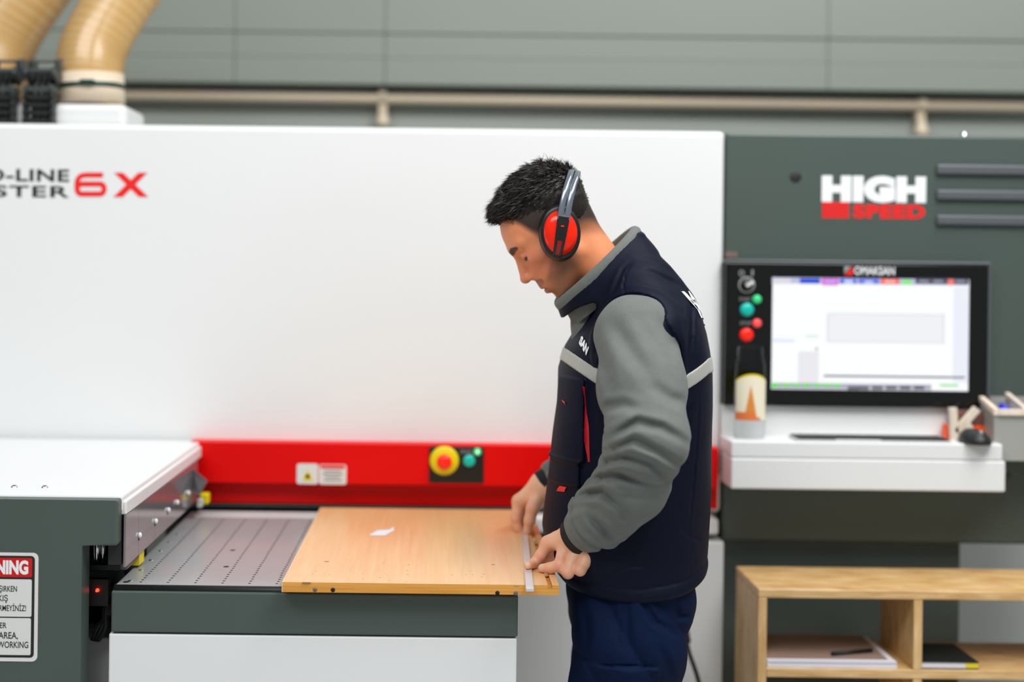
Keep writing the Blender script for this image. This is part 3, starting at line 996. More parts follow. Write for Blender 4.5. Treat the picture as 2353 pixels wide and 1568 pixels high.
def rim(nm, xa, xb):
    bm = bmesh.new()
    vs = [bm.verts.new((x, y, z)) for x in (xa, xb) for y, z in ((3.026, d), (3.138, dB), (3.138, dB + 0.010), (3.026, d + 0.014))]
    for f in ((0, 1, 2, 3), (7, 6, 5, 4), (0, 4, 5, 1), (1, 5, 6, 2), (2, 6, 7, 3), (3, 7, 4, 0)):
        bm.faces.new([vs[i] for i in f])
    bmesh.ops.recalc_face_normals(bm, faces=bm.faces)
    bm_obj(nm, bm, M['letter_wood'], tr)
rim('side_rim', a - 0.003, a + 0.009)
rim('divider_rim', P(2346, 930, 3.05).x, P(2346, 930, 3.05).x + 0.011)
box('front_rim', a + 0.009, b, 3.022, 3.036, d, d + 0.014, M['letter_wood'], tr, 0.001)
q = P(2304, 935, 3.09)
bm = bmesh.new()
bm_cyl(bm, (q.x, 3.075, d + 0.003), (q.x + 0.010, 3.12, d + 0.014), 0.014, 0.007, 16)
tag(bm_obj('marker_cap', bm, M['blue'], None, True), 'bright blue cap lying in the wooden rimmed tray', 'cap')

# ------------------------------------------------------------------ wooden shelf
YSF, YSB = 2.84, 3.06
sh = thing('wooden_shelf', 'open wooden cubby shelf standing in front of the console', 'shelf', (1.2, 2.95, 0))
SXL = P(1742, 1440, YSF).x
SXI = P(1760, 1440, YSF).x
STO = P(1900, 1356, YSF).z
STI = P(1900, 1377, YSF).z
th = 0.0195
SXR = SXL + 1.35
box('top_board', SXL, SXR, YSF, YSB, STO - th, STO, M['shelf'], sh, 0.0015, 1)
box('side_board', SXL, SXL + th, YSF, YSB, 0.0, STO - th - 0.0005, M['shelf_up'], sh, 0.001, 1)
box('side_board', SXR - th, SXR, YSF, YSB, 0.0, STO - th - 0.0005, M['shelf_up'], sh, 0.001, 1)
zs1 = P(1900, 1538, YSF).z
dv = P(2110, 1450, YSF).x
for k in range(3):
    zt2 = zs1 - k * 0.19
    if zt2 < 0.05:
        break
    zup = (STO - th) if k == 0 else (zs1 - (k - 1) * 0.19 - th)
    box('middle_board', SXL + th + 0.0005, SXR - th - 0.0005, YSF, YSB, zt2 - th, zt2, M['shelf'], sh, 0.001, 1)
    for d_ in (0.0, 0.37, 0.74):
        box('divider_board', dv - th / 2 + d_, dv + th / 2 + d_, YSF + 0.001, YSB, zt2 + 0.0005, zup - 0.0005, M['shelf_up'], sh, 0.001, 1)
# papers and booklet
px0, px1 = SXL + th + 0.002, P(2066, 1520, YSF).x
st = thing('paper_stack', 'stack of white papers in the left shelf compartment', 'papers', ((px0 + px1) / 2, 2.93, zs1))
for i in range(7):
    o_ = random.uniform(-0.003, 0.003)
    box('sheet', px0 + abs(o_), px1 + o_, 2.846 + random.uniform(0, 0.006), 3.04, zs1 + 0.0003 + i * 0.0022, zs1 + 0.0003 + i * 0.0022 + 0.0019, M['paper'], st)
bs = box('brown_cover', px0, px1 - 0.018, 2.862, 3.045, zs1 + 0.0160, zs1 + 0.0172, M['kraft'], st)
pn = tube('pen', [(px0 + 0.155, 2.88, zs1 + 0.0222), (px0 + 0.255, 2.91, zs1 + 0.0222)], 0.0045, M['rubber'], None, 10)
tag(pn, 'dark pen lying on the brown cover of the paper stack', 'pen')
bx0, bx1 = dv + th / 2 + 0.001, P(2252, 1520, YSF).x
bk = thing('booklet', 'thin black and white booklet with a yellow tab in the middle compartment', 'booklet', ((bx0 + bx1) / 2, 2.93, zs1))
box('pages', bx0, bx1, 2.85, 2.99, zs1 + 0.002, zs1 + 0.0145, M['paper'], bk)
box('cover', bx0, bx1 + 0.001, 2.848, 2.992, zs1 + 0.0147, zs1 + 0.0165, M['rubber'], bk)
box('back_cover', bx0, bx1 + 0.001, 2.848, 2.992, zs1 + 0.0003, zs1 + 0.0019, M['rubber'], bk)
box('yellow_tab', bx1 - 0.028, bx1 + 0.0005, 2.8495, 2.852, zs1 + 0.003, zs1 + 0.0135, M['yellow'], bk)

# power lead behind the worker
pc = thing('power_lead', 'black power lead hanging behind the worker in front of white panel', 'cable', P(1600, 1560, 3.05))
tube('lead', spline([P(1558, 1380, 3.08), P(1570, 1432, 3.07), P(1582, 1495, 3.06), P(1602, 1555, 3.05), P(1622, 1640, 3.05), P(1630, 1800, 3.05)], 30), 0.0055, M['rubber'], pc, 10)
tube('strain_relief', spline([P(1563, 1405, 3.078), P(1570, 1435, 3.07), P(1578, 1478, 3.062)], 8), 0.011, M['rubber'], pc, 12)
#__PERSON__
# ------------------------------------------------------------------ the worker: implicit surfaces turned into meshes
F32 = np.float32


def V(p):
    return np.array(tuple(p), F32)


def smin(a, b, k):
    h = np.clip(0.5 + 0.5 * (b - a) / k, 0, 1)
    return b + (a - b) * h - k * h * (1 - h)


def smax(a, b, k):
    return -smin(-a, -b, k)


def ell(p, c, r):
    c, r = np.array(c, F32), np.array(r, F32)
    q = p - c
    k0 = np.linalg.norm(q / r, axis=1)
    k1 = np.linalg.norm(q / (r * r), axis=1) + 1e-9
    return k0 * (k0 - 1) / k1


def rc(p, a, b, ra, rb):
    a, b = np.array(a, F32), np.array(b, F32)
    ba = b - a
    t = np.clip(((p - a) @ ba) / (ba @ ba + 1e-12), 0, 1)
    return np.linalg.norm(p - a - t[:, None] * ba, axis=1) - (ra + (rb - ra) * t)


def rchain(p, pts, rads, k):
    d = rc(p, pts[0], pts[1], rads[0], rads[1])
    for i in range(1, len(pts) - 1):
        d = smin(d, rc(p, pts[i], pts[i + 1], rads[i], rads[i + 1]), k)
    return d


def sst(e0, e1, x):
    t = np.clip((x - e0) / (e1 - e0), 0, 1)
    return t * t * (3 - 2 * t)


def wav(p, freq, seed):
    """Smooth wavy field in about -1..1."""
    r = np.random.default_rng(seed)
    o = 0
    for i in range(4):
        k = r.normal(size=3).astype(F32)
        k = k / np.linalg.norm(k) * freq * r.uniform(0.7, 1.4)
        k2 = r.normal(size=3).astype(F32)
        k2 = k2 / np.linalg.norm(k2) * freq * 0.6
        o = o + np.sin(p @ k + r.uniform(0, 6.28) + 1.3 * np.sin(p @ k2 + r.uniform(0, 6.28)))
    return o / 2.6


def sdf_mesh(fn, lo, hi, h):
    """Naive surface nets over a block-sparse grid."""
    B = 8
    lo, hi = np.array(lo, F32), np.array(hi, F32)
    nb = np.ceil((hi - lo) / (h * B)).astype(int) + 1
    bc = np.stack(np.meshgrid(*[np.arange(n) for n in nb], indexing='ij'), -1).reshape(-1, 3)
    cent = lo + (bc * B + (B - 1) / 2) * h
    dc = fn(cent.astype(F32))
    act = np.abs(dc) < B * h * 0.87 * 1.25 + 0.012
    vals = np.repeat(dc[:, None], B ** 3, 1).astype(F32)
    off = np.stack(np.meshgrid(*[np.arange(B)] * 3, indexing='ij'), -1).reshape(-1, 3)
    ai = np.nonzero(act)[0]
    for s in range(0, len(ai), 900):
        ii = ai[s:s + 900]
        pts = lo + (bc[ii][:, None, :] * B + off[None]) * h
        vals[ii] = fn(pts.reshape(-1, 3).astype(F32)).reshape(len(ii), -1)
    G = vals.reshape(nb[0], nb[1], nb[2], B, B, B).transpose(0, 3, 1, 4, 2, 5).reshape(nb[0] * B, nb[1] * B, nb[2] * B)
    S = G < 0
    S[[0, -1]] = False
    S[:, [0, -1]] = False
    S[:, :, [0, -1]] = False
    G = np.where(S, G, np.maximum(G, 1e-6))
    c = [S[i:S.shape[0] - 1 + i, j:S.shape[1] - 1 + j, k:S.shape[2] - 1 + k] for i in (0, 1) for j in (0, 1) for k in (0, 1)]
    any_ = c[0].copy()
    all_ = c[0].copy()
    for q in c[1:]:
        any_ |= q
        all_ &= q
    cell = any_ & ~all_
    idx = np.argwhere(cell)
    vid = -np.ones(cell.shape, np.int64)
    vid[cell] = np.arange(len(idx))
    corners = np.array([(i, j, k) for i in (0, 1) for j in (0, 1) for k in (0, 1)])
    cv = np.stack([G[idx[:, 0] + a, idx[:, 1] + b, idx[:, 2] + cc] for a, b, cc in corners], 1)
    acc = np.zeros((len(idx), 3))
    cnt = np.zeros(len(idx))
    for i in range(8):
        for j in range(i + 1, 8):
            if np.abs(corners[i] - corners[j]).sum() != 1:
                continue
            m = (cv[:, i] < 0) != (cv[:, j] < 0)
            t = cv[m, i] / (cv[m, i] - cv[m, j])
            acc[m] += corners[i] + t[:, None] * (corners[j] - corners[i])
            cnt[m] += 1
    verts = lo + (idx + acc / cnt[:, None]) * h
    quads = []
    for ax in range(3):
        o1, o2 = [a for a in range(3) if a != ax]
        sl0, sl1 = [slice(None)] * 3, [slice(None)] * 3
        sl0[ax], sl1[ax] = slice(0, -1), slice(1, None)
        ch = S[tuple(sl0)] != S[tuple(sl1)]
        e = np.argwhere(ch)
        e = e[(e[:, o1] > 0) & (e[:, o2] > 0) & (e[:, o1] < S.shape[o1] - 1) & (e[:, o2] < S.shape[o2] - 1)]
        ins = S[e[:, 0], e[:, 1], e[:, 2]]
        q = []
        for a, b in ((0, 0), (1, 0), (1, 1), (0, 1)):
            k = e.copy()
            k[:, o1] -= a
            k[:, o2] -= b
            q.append(vid[k[:, 0], k[:, 1], k[:, 2]])
        q = np.stack(q, 1)
        flip = ins if ax != 1 else ~ins
        q[~flip] = q[~flip][:, ::-1]
        quads.append(q)
    return verts, np.concatenate(quads)


def np_mesh(name, verts, quads):
    me = bpy.data.meshes.new(name)
    me.vertices.add(len(verts))
    me.vertices.foreach_set('co', np.asarray(verts, F32).ravel())
    me.loops.add(len(quads) * 4)
    me.loops.foreach_set('vertex_index', np.asarray(quads, np.int32).ravel())
    me.polygons.add(len(quads))
    me.polygons.foreach_set('loop_start', np.arange(0, len(quads) * 4, 4, dtype=np.int32))
    me.polygons.foreach_set('loop_total', np.full(len(quads), 4, np.int32))
    me.update(calc_edges=True)
    me.polygons.foreach_set('use_smooth', np.ones(len(quads), bool))
    return me


YMID = 2.55                       # mid plane of the worker, who faces left

# ---- head frame: a forward, l sideways, b up; tilted down
TILT = math.radians(38)
HO = V(P(1288, 535, 2.535))
HO[1] = 2.545
HF = np.array((-math.cos(TILT), 0, -math.sin(TILT)), F32)
HU = np.array((-math.sin(TILT), 0, math.cos(TILT)), F32)
HL = np.array((0, -1, 0), F32)


def to_head(p):
    q = p - HO
    return np.stack((q @ HF, q @ HL, q @ HU), 1)


def from_head(q):
    q = np.asarray(q, F32)
    return HO + q[..., 0:1] * HF + q[..., 1:2] * HL + q[..., 2:3] * HU


NECK_LOW = V(P(1424, 705, YMID))


def head_sdf(p):
    q = to_head(p)
    s = q.copy()
    s[:, 1] = np.abs(s[:, 1])
    d = ell(q, (0.004, 0, 0.040), (0.089, 0.0745, 0.090))
    d = smin(d, ell(q, (0.045, 0, 0.035), (0.054, 0.060, 0.062)), 0.02)          # forehead
    d = smin(d, ell(q, (0.046, 0, -0.035), (0.050, 0.056, 0.062)), 0.02)         # face
    d = smin(d, rc(s, (0.004, 0.049, -0.045), (0.058, 0.022, -0.092), 0.020, 0.017), 0.024)   # jaw
    d = smin(d, ell(q, (0.066, 0, -0.097), (0.0165, 0.022, 0.015)), 0.016)       # chin
    d = smin(d, ell(q, (0.070, 0, -0.064), (0.0255, 0.030, 0.026)), 0.016)       # muzzle
    d = smin(d, ell(s, (0.052, 0.047, -0.006), (0.032, 0.020, 0.018)), 0.018)    # cheekbone
    d = smin(d, rc(s, (0.0915, 0.010, 0.029), (0.077, 0.044, 0.033), 0.0105, 0.010), 0.014)   # brow
    d = smax(d, -ell(s, (0.104, 0.031, 0.009), (0.020, 0.016, 0.013)), 0.014)    # eye socket
    d = smin(d, ell(s, (0.0800, 0.0315, 0.008), (0.0125, 0.0140, 0.0115)), 0.003)  # closed lid
    nose = rc(q, (0.092, 0, 0.016), (0.1085, 0, -0.029), 0.0085, 0.0100)
    nose = smin(nose, ell(q, (0.1085, 0, -0.031), (0.0115, 0.0105, 0.0095)), 0.005)
    nose = smin(nose, ell(s, (0.0965, 0.0115, -0.0345), (0.0105, 0.0075, 0.0075)), 0.006)
    d = smin(d, nose, 0.010)
    d = smax(d, -ell(s, (0.1030, 0.0062, -0.0425), (0.005, 0.0032, 0.004)), 0.003)  # nostrils
    d = smin(d, ell(q, (0.0880, 0, -0.0625), (0.0095, 0.020, 0.0062)), 0.004)    # upper lip
    d = smin(d, ell(q, (0.0850, 0, -0.0775), (0.0095, 0.017, 0.0066)), 0.004)    # lower lip
    d = smax(d, -ell(q, (0.0965, 0, -0.0700), (0.009, 0.022, 0.0016)), 0.003)    # mouth line
    d = smax(d, -ell(q, (0.0900, 0, -0.0885), (0.008, 0.018, 0.005)), 0.006)
    d = smin(d, ell(s, (-0.006, 0.074, -0.006), (0.016, 0.007, 0.028)), 0.006)   # ears inside the cups
    nk = rc(p, from_head((-0.020, 0, -0.018)), NECK_LOW, 0.0520, 0.062)
    d = smin(d, nk, 0.022)
    return d


# ---- hands
def hand_sdf(p, wrist, fore, mcp, fingers, thumb, pr=0.0128):
    palm = None
    for i in range(7):
        j, f_ = divmod(i, 2)
        m_ = mcp[j] if not f_ else (mcp[j] + mcp[j + 1]) / 2 + (wrist - mcp[j]) * 0.10
        dd = rc(p, wrist + (m_ - wrist) * 0.08, m_, 0.0265, pr + 0.0014 - 0.0004 * j)
        palm = dd if palm is None else smin(palm, dd, 0.012)
    palm = smin(palm, rc(p, fore, wrist, 0.033, 0.0320), 0.022)
    cen = (mcp[1] + mcp[2]) / 2
    palm = smin(palm, rc(p, wrist + (cen - wrist) * 0.45, cen + (wrist - cen) * 0.15 + np.array((0.004, 0.008, -0.008), F32), 0.022, 0.018), 0.014)
    fd = None
    for pts, rr in fingers:
        dd = rchain(p, pts, rr, 0.004)
        fd = dd if fd is None else smin(fd, dd, 0.0022)
    tp_ = rchain(p, thumb[0], thumb[1], 0.006)
    d = smin(palm, fd, 0.0085)
    return smin(d, tp_, 0.010)


ZR = ZBD + 0.0065                 # top of the strip
tipL = on_plane(1209, 1309, ZR)
LW = V(P(1338, 1222, 2.425))
LFO = V(P(1400, 1160, 2.375))
LM = [V(P(1260, 1249, 2.462)), V(P(1300, 1250, 2.440)), V(P(1330, 1256, 2.420)), V(P(1356, 1273, 2.402))]
tl = V(tipL) + np.array((0.003, 0, 0.0078), F32)
LF = [([LM[0], V(P(1243, 1276, 2.462)), V(P(1226, 1296, 2.462)), tl], [0.0128, 0.0108, 0.0092, 0.0072]),
      ([LM[1], V(P(1287, 1299, 2.410)), V(P(1263, 1306, 2.418)), V(P(1246, 1306, 2.424))], [0.0140, 0.0116, 0.0100, 0.0080]),
      ([LM[2], V(P(1305, 1317, 2.392)), V(P(1290, 1306, 2.412)), V(P(1304, 1290, 2.428))], [0.0136, 0.0110, 0.0096, 0.0082]),
      ([LM[3], V(P(1333, 1311, 2.386)), V(P(1318, 1306, 2.400)), V(P(1322, 1290, 2.416))], [0.0132, 0.0106, 0.0092, 0.0078])]
LT = ([V(P(1315, 1235, 2.445)), V(P(1285, 1262, 2.475)), V(P(1262, 1282, 2.480)), V(P(1248, 1300, 2.476))], [0.017, 0.0125, 0.0108, 0.0082])

tipR = on_plane(1210, 1222, ZR)
RW = V(P(1257, 1118, 2.80))
RFO = V(P(1300, 1070, 2.80))
RM = [V(P(1192, 1152, 2.805)), V(P(1196, 1158, 2.83)), V(P(1203, 1166, 2.852)), V(P(1212, 1174, 2.87))]
RF = [([RM[0], V(P(1185, 1192, 2.80)), V(P(1190, 1214, 2.80)), V(P(1200, 1226, 2.80))], [0.0132, 0.0108, 0.0094, 0.0078]),
      ([RM[1], V(P(1184, 1206, 2.828)), V(P(1192, 1226, 2.825)), V(P(1200, 1236, 2.82))], [0.0130, 0.0110, 0.0096, 0.0080]),
      ([RM[2], V(P(1196, 1214, 2.852)), V(P(1206, 1228, 2.845)), V(P(1212, 1232, 2.84))], [0.0126, 0.0108, 0.0092, 0.0078]),
      ([RM[3], V(P(1208, 1212, 2.872)), V(P(1216, 1222, 2.865)), V(P(1220, 1224, 2.86))], [0.0118, 0.0100, 0.0086, 0.0074])]
RT = ([V(P(1240, 1130, 2.785)), V(P(1224, 1168, 2.765)), V(P(1217, 1196, 2.766)), V(P(1212, 1221, 2.772))], [0.0175, 0.0138, 0.0118, 0.0092])

sdf_lhand = lambda p: hand_sdf(p, LW, LFO, LM, LF, LT)
sdf_rhand = lambda p: hand_sdf(p, RW, RFO, RM, RF, RT)

def to_px(p):
    xp, yp = p[:, 0] / p[:, 1], (p[:, 2] - ZC) / p[:, 1]
    c, s_ = math.cos(ROLL), math.sin(ROLL)
    return np.stack((CX + (xp * c + yp * s_) * FPX, CY - (-xp * s_ + yp * c) * FPX), 1)


def pline_dist(x, pts):
    """Signed distance (px) to an open polyline and how far inside its ends."""
    best = np.full(len(x), 1e9)
    sg = np.zeros(len(x))
    tt = np.zeros(len(x))
    n = len(pts) - 1
    for i in range(n):
        a, b = np.array(pts[i], float), np.array(pts[i + 1], float)
        ba = b - a
        t = np.clip(((x - a) @ ba) / (ba @ ba), 0, 1)
        r_ = x - a - t[:, None] * ba
        d_ = np.hypot(r_[:, 0], r_[:, 1])
        m = d_ < best
        best[m] = d_[m]
        sg[m] = np.sign(ba[0] * r_[m, 1] - ba[1] * r_[m, 0])
        tt[m] = (i + t[m]) / n
    return best, sg, tt


def folds(p, items):
    """Modelled folds: a valley along each line, with the cloth swelling on both sides of it."""
    x = to_px(p)
    o = np.zeros(len(p))
    for pts, w_, dep in items:
        d_, sg, t = pline_dist(x, pts)
        fade_ = sst(-0.12, 0.38, np.minimum(t, 1 - t))
        o += dep * fade_ * (-np.exp(-(d_ / w_) ** 2) + 0.28 * np.exp(-((d_ - 1.7 * w_) / (0.9 * w_)) ** 2))
    return o


SLEEVE_FOLDS = [
    ([(1400, 725), (1446, 804), (1505, 884)], 20, 0.0070),
    ([(1508, 728), (1538, 776), (1556, 815)], 13, 0.0060),
    ([(1400, 1010), (1433, 990), (1465, 970), (1520, 984), (1580, 1020)], 11, 0.0125),
    ([(1385, 1046), (1420, 1028), (1455, 1011), (1510, 1038), (1570, 1075)], 10, 0.0110),
    ([(1370, 1074), (1404, 1059), (1440, 1050), (1500, 1069), (1545, 1110)], 10, 0.0105),
    ([(1345, 1112), (1386, 1098), (1425, 1094), (1490, 1112)], 11, 0.0125),
    ([(1310, 1152), (1346, 1138), (1381, 1130), (1416, 1158), (1450, 1195)], 11, 0.0145),
    ([(1290, 1182), (1318, 1168), (1346, 1162), (1386, 1190)], 9, 0.0065),
    ([(1346, 1176), (1376, 1208), (1415, 1246)], 10, 0.0125),
    ([(1440, 1110), (1446, 1220)], 16, 0.0040),
    ([(1488, 880), (1540, 917), (1580, 928)], 14, 0.0050),
    ([(1380, 810), (1408, 915)], 15, 0.0040),
    ([(1370, 945), (1400, 935), (1435, 930), (1480, 948)], 12, 0.0060),
]
VEST_FOLDS = [
    ([(1444, 692), (1432, 662), (1436, 632), (1452, 606)], 2.2, 0.0030),
    ([(1455, 622), (1500, 628), (1545, 650), (1578, 672)], 7, 0.0026),
    ([(1450, 655), (1500, 664), (1550, 690)], 7, 0.0024),
    ([(1462, 588), (1510, 606), (1548, 632)], 6, 0.0022),
    ([(1452, 600), (1432, 618), (1418, 650), (1400, 690)], 5, 0.0030),
    ([(1578, 660), (1590, 700), (1588, 780), (1584, 830)], 6, 0.0028),
    ([(1606, 910), (1602, 1010), (1592, 1130), (1580, 1245)], 2.5, 0.0024),
    ([(1340, 1100), (1352, 1190), (1380, 1290)], 9, 0.0035),
    ([(1560, 1210), (1590, 1235), (1615, 1240)], 8, 0.0030),
    ([(1400, 1320), (1450, 1300), (1490, 1302)], 6, 0.0025),
    ([(1590, 920), (1575, 960), (1572, 1040)], 8, 0.0035),
]
TROUSER_FOLDS = [
    ([(1470, 1345), (1482, 1390), (1505, 1430), (1560, 1462)], 8, 0.0075),
    ([(1545, 1385), (1560, 1415), (1590, 1415)], 9, 0.0060),
    ([(1445, 1350), (1440, 1420), (1450, 1500)], 9, 0.0040),
    ([(1330, 1360), (1350, 1440), (1345, 1520)], 10, 0.0040),
    ([(1512, 1480), (1530, 1520), (1545, 1570)], 10, 0.0055),
    ([(1428, 1340), (1426, 1430), (1423, 1528)], 2.6, 0.0040),
    ([(1341, 1529), (1508, 1533)], 2.6, 0.0050),
    ([(1341, 1529), (1340, 1600)], 2.6, 0.0040),
    ([(1508, 1533), (1506, 1600)], 2.6, 0.0040),
    ([(1348, 1543), (1502, 1546)], 1.8, 0.0020),
]

# ---- sleeves (loose grey fleece)
LARM = [V(P(1462, 772, 2.405)), V(P(1476, 890, 2.335)), V(P(1488, 1008, 2.275)), V(P(1452, 1118, 2.320)), V(P(1396, 1172, 2.372)), V(P(1341, 1224, 2.420))]
LARM_R = [0.079, 0.074, 0.069, 0.0600, 0.0550, 0.0450]
RARM = [V(P(1455, 775, 2.705)), V(P(1450, 900, 2.76)), V(P(1430, 1010, 2.81)), V(P(1345, 1062, 2.805)), V(P(1265, 1108, 2.80))]
RARM_R = [0.076, 0.070, 0.060, 0.050, 0.040]


def arm_param(p, pts):
    """Nearest point on the arm axis: arc length and angle about it."""
    best = np.full(len(p), 1e9, F32)
    s_out = np.zeros(len(p), F32)
    a_out = np.zeros(len(p), F32)
    s0 = 0.0
    for i in range(len(pts) - 1):
        ba = pts[i + 1] - pts[i]
        L_ = float(np.linalg.norm(ba))
        t = np.clip(((p - pts[i]) @ ba) / (L_ * L_), 0, 1)
        r_ = p - pts[i] - t[:, None] * ba
        d_ = np.linalg.norm(r_, axis=1)
        e1 = np.array((0, -1, 0), F32)
        ax = ba / L_
        e1 = e1 - ax * (e1 @ ax)
        e1 /= np.linalg.norm(e1)
        e2 = np.cross(ax, e1)
        an = np.arctan2(r_ @ e2, r_ @ e1)
        m = d_ < best
        best[m] = d_[m]
        s_out[m] = s0 + t[m] * L_
        a_out[m] = an[m]
        s0 += L_
    return s_out, a_out, s0


def ridge(x):
    """Cloth-like wave: broad rounded folds between narrow valleys."""
    return np.abs(np.sin(x * 0.5)) ** 0.75 * 2 - 1.25


def sleeve_sdf(p, pts, rads, seed):
    d = rchain(p, pts, rads, 0.03)
    near = np.abs(d) < 0.05
    if near.any():
        q = p[near]
        s, an, tot = arm_param(q, pts)
        n1 = wav(q, 26.0, seed)
        n2 = wav(q, 55.0, seed + 1)
        se = 0.265
        win = 0.5 + 0.5 * np.sin(an + 0.35)
        amp = 0.55 + 0.45 * wav(q, 22.0, seed + 3)
        crease = lambda x, w=0.38: 0.45 - np.exp(-(np.sin(x * 0.5) / w) ** 2)
        upper = 1 - sst(se - 0.10, se - 0.02, s)
        fore = sst(se - 0.02, se + 0.06, s)
        elbow = np.exp(-((s - se) / 0.055) ** 2)
        fan = (s - se) * (1.0 + 0.55 * (1 - win))
        f_e = crease(fan * 2 * math.pi / 0.040 + 1.1 * n1 - 0.5 * an * np.sign(s - se) + 1.2 * n1, 0.45)
        f_f = crease(s * 2 * math.pi / 0.058 - 1.9 * an + 2.8 * n1 + 0.7 * n2, 0.5)
        f_g = crease(s * 2 * math.pi / 0.075 + 1.9 * an - 3.0 * n1, 0.55)
        f_u = crease(an * 3.0 + s * 2 * math.pi / 0.30 + 1.5 * n1, 0.55)
        f_v = crease(s * 2 * math.pi / 0.11 - 1.5 * an + 1.2 * n1, 0.5)
        disp = upper * (0.0130 * f_u * amp + 0.0060 * f_v * amp) + elbow * 0.0135 * f_e * (0.15 + 0.85 * win ** 1.5) \
            + fore * amp * (0.0110 * f_f * (0.3 + 0.7 * win) + 0.0065 * f_g) + 0.0018 * n1 + 0.0008 * n2
        if seed == 5:
            nearside_ = sst(-0.35, 0.25, np.cos(an))
            disp = disp * (1 - 0.72 * nearside_) + nearside_ * folds(q, SLEEVE_FOLDS)
        bunch = np.exp(-((s - (tot - 0.035)) / 0.022) ** 2)
        disp = disp + bunch * (0.0050 * ridge(s * 2 * math.pi / 0.030 + 1.0 * an + 1.8 * n1) + 0.003)
        d = d.copy()
        d[near] -= disp
    ax = pts[-1] - pts[-2]
    ax = ax / np.linalg.norm(ax)
    d = smax(d, (p - pts[-1]) @ ax - 0.004, 0.008)
    return d


# ---- vest
def row(y, f, b, w):
    c = P((f + b) / 2, y, YMID)
    return (c.z, P(f, y, YMID).x, P(b, y, YMID).x, w)


ROWS = [row(*r) for r in ((1345, 1300, 1606, 0.176), (1330, 1296, 1608, 0.180), (1300, 1276, 1614, 0.184), (1260, 1256, 1619, 0.186), (1210, 1247, 1621, 0.187),
                          (1170, 1250, 1623, 0.187), (1100, 1258, 1626, 0.186), (1000, 1268, 1627, 0.184), (930, 1278, 1627, 0.184), (850, 1284, 1626, 0.186),
                          (800, 1301, 1620, 0.186), (760, 1326, 1613, 0.182), (725, 1348, 1604, 0.172), (700, 1358, 1597, 0.158), (670, 1364, 1583, 0.136),
                          (640, 1372, 1561, 0.112), (610, 1394, 1534, 0.092), (585, 1410, 1508, 0.074), (560, 1430, 1484, 0.05), (545, 1445, 1472, 0.03))]
RZ = np.array([r[0] for r in ROWS])
RXF, RXB, RWD = (np.array([r[i] for r in ROWS]) for i in (1, 2, 3))
# collar frame
CO = V(P(1374, 616, YMID))
CD = np.array((0.714, 0, 0.700), F32)
CN = np.array((0.700, 0, -0.714), F32)


def collar_ell(p, grow):
    q = p - CO
    u, v, w_ = q @ CD, q[:, 1], q @ CN
    u = u + 0.28 * np.maximum(w_, 0)
    ru = 0.103 + grow * np.maximum(w_, 0)
    rv = 0.080 + grow * 1.1 * np.maximum(w_, 0)
    k = np.sqrt((u / ru) ** 2 + (v / rv) ** 2)
    return (k - 1) * 0.088, w_


def pxz(px, py, Y=2.38):
    q = P(px, py, Y)
    return q.x, q.z


HEM = np.array([pxz(*q, YMID) for q in ((1240, 1316), (1300, 1331), (1440, 1337), (1540, 1324), (1600, 1306), (1640, 1286))])


def rect_mask(p, x0, y0, x1, y1, soft):
    a, zt2 = pxz(x0, y0)
    b, zb2 = pxz(x1, y1)
    return sst(a - soft, a, p[:, 0]) * (1 - sst(b, b + soft, p[:, 0])) * sst(zb2 - soft, zb2, p[:, 2]) * (1 - sst(zt2, zt2 + soft, p[:, 2]))


def torso_sdf(p):
    z = p[:, 2]
    xf, xb, wd = np.interp(z, RZ, RXF), np.interp(z, RZ, RXB), np.interp(z, RZ, RWD)
    xc, rx = (xf + xb) / 2, (xb - xf) / 2
    k = ((np.abs(p[:, 0] - xc) / rx) ** 2.35 + (np.abs(p[:, 1] - YMID) / wd) ** 2.35) ** (1 / 2.35)
    d = (k - 1) * np.minimum(rx, wd)
    return np.maximum(d, z - RZ.max())


def vest_core(p):
    d = torso_sdf(p)
    for sgn in (-1, 1):
        d = smin(d, rc(p, V(P(1440, 655, YMID)) + np.array((0, sgn * 0.05, 0), F32), V(P(1470, 752, YMID)) + np.array((0, sgn * 0.155, 0), F32), 0.060, 0.052), 0.03)
    return d


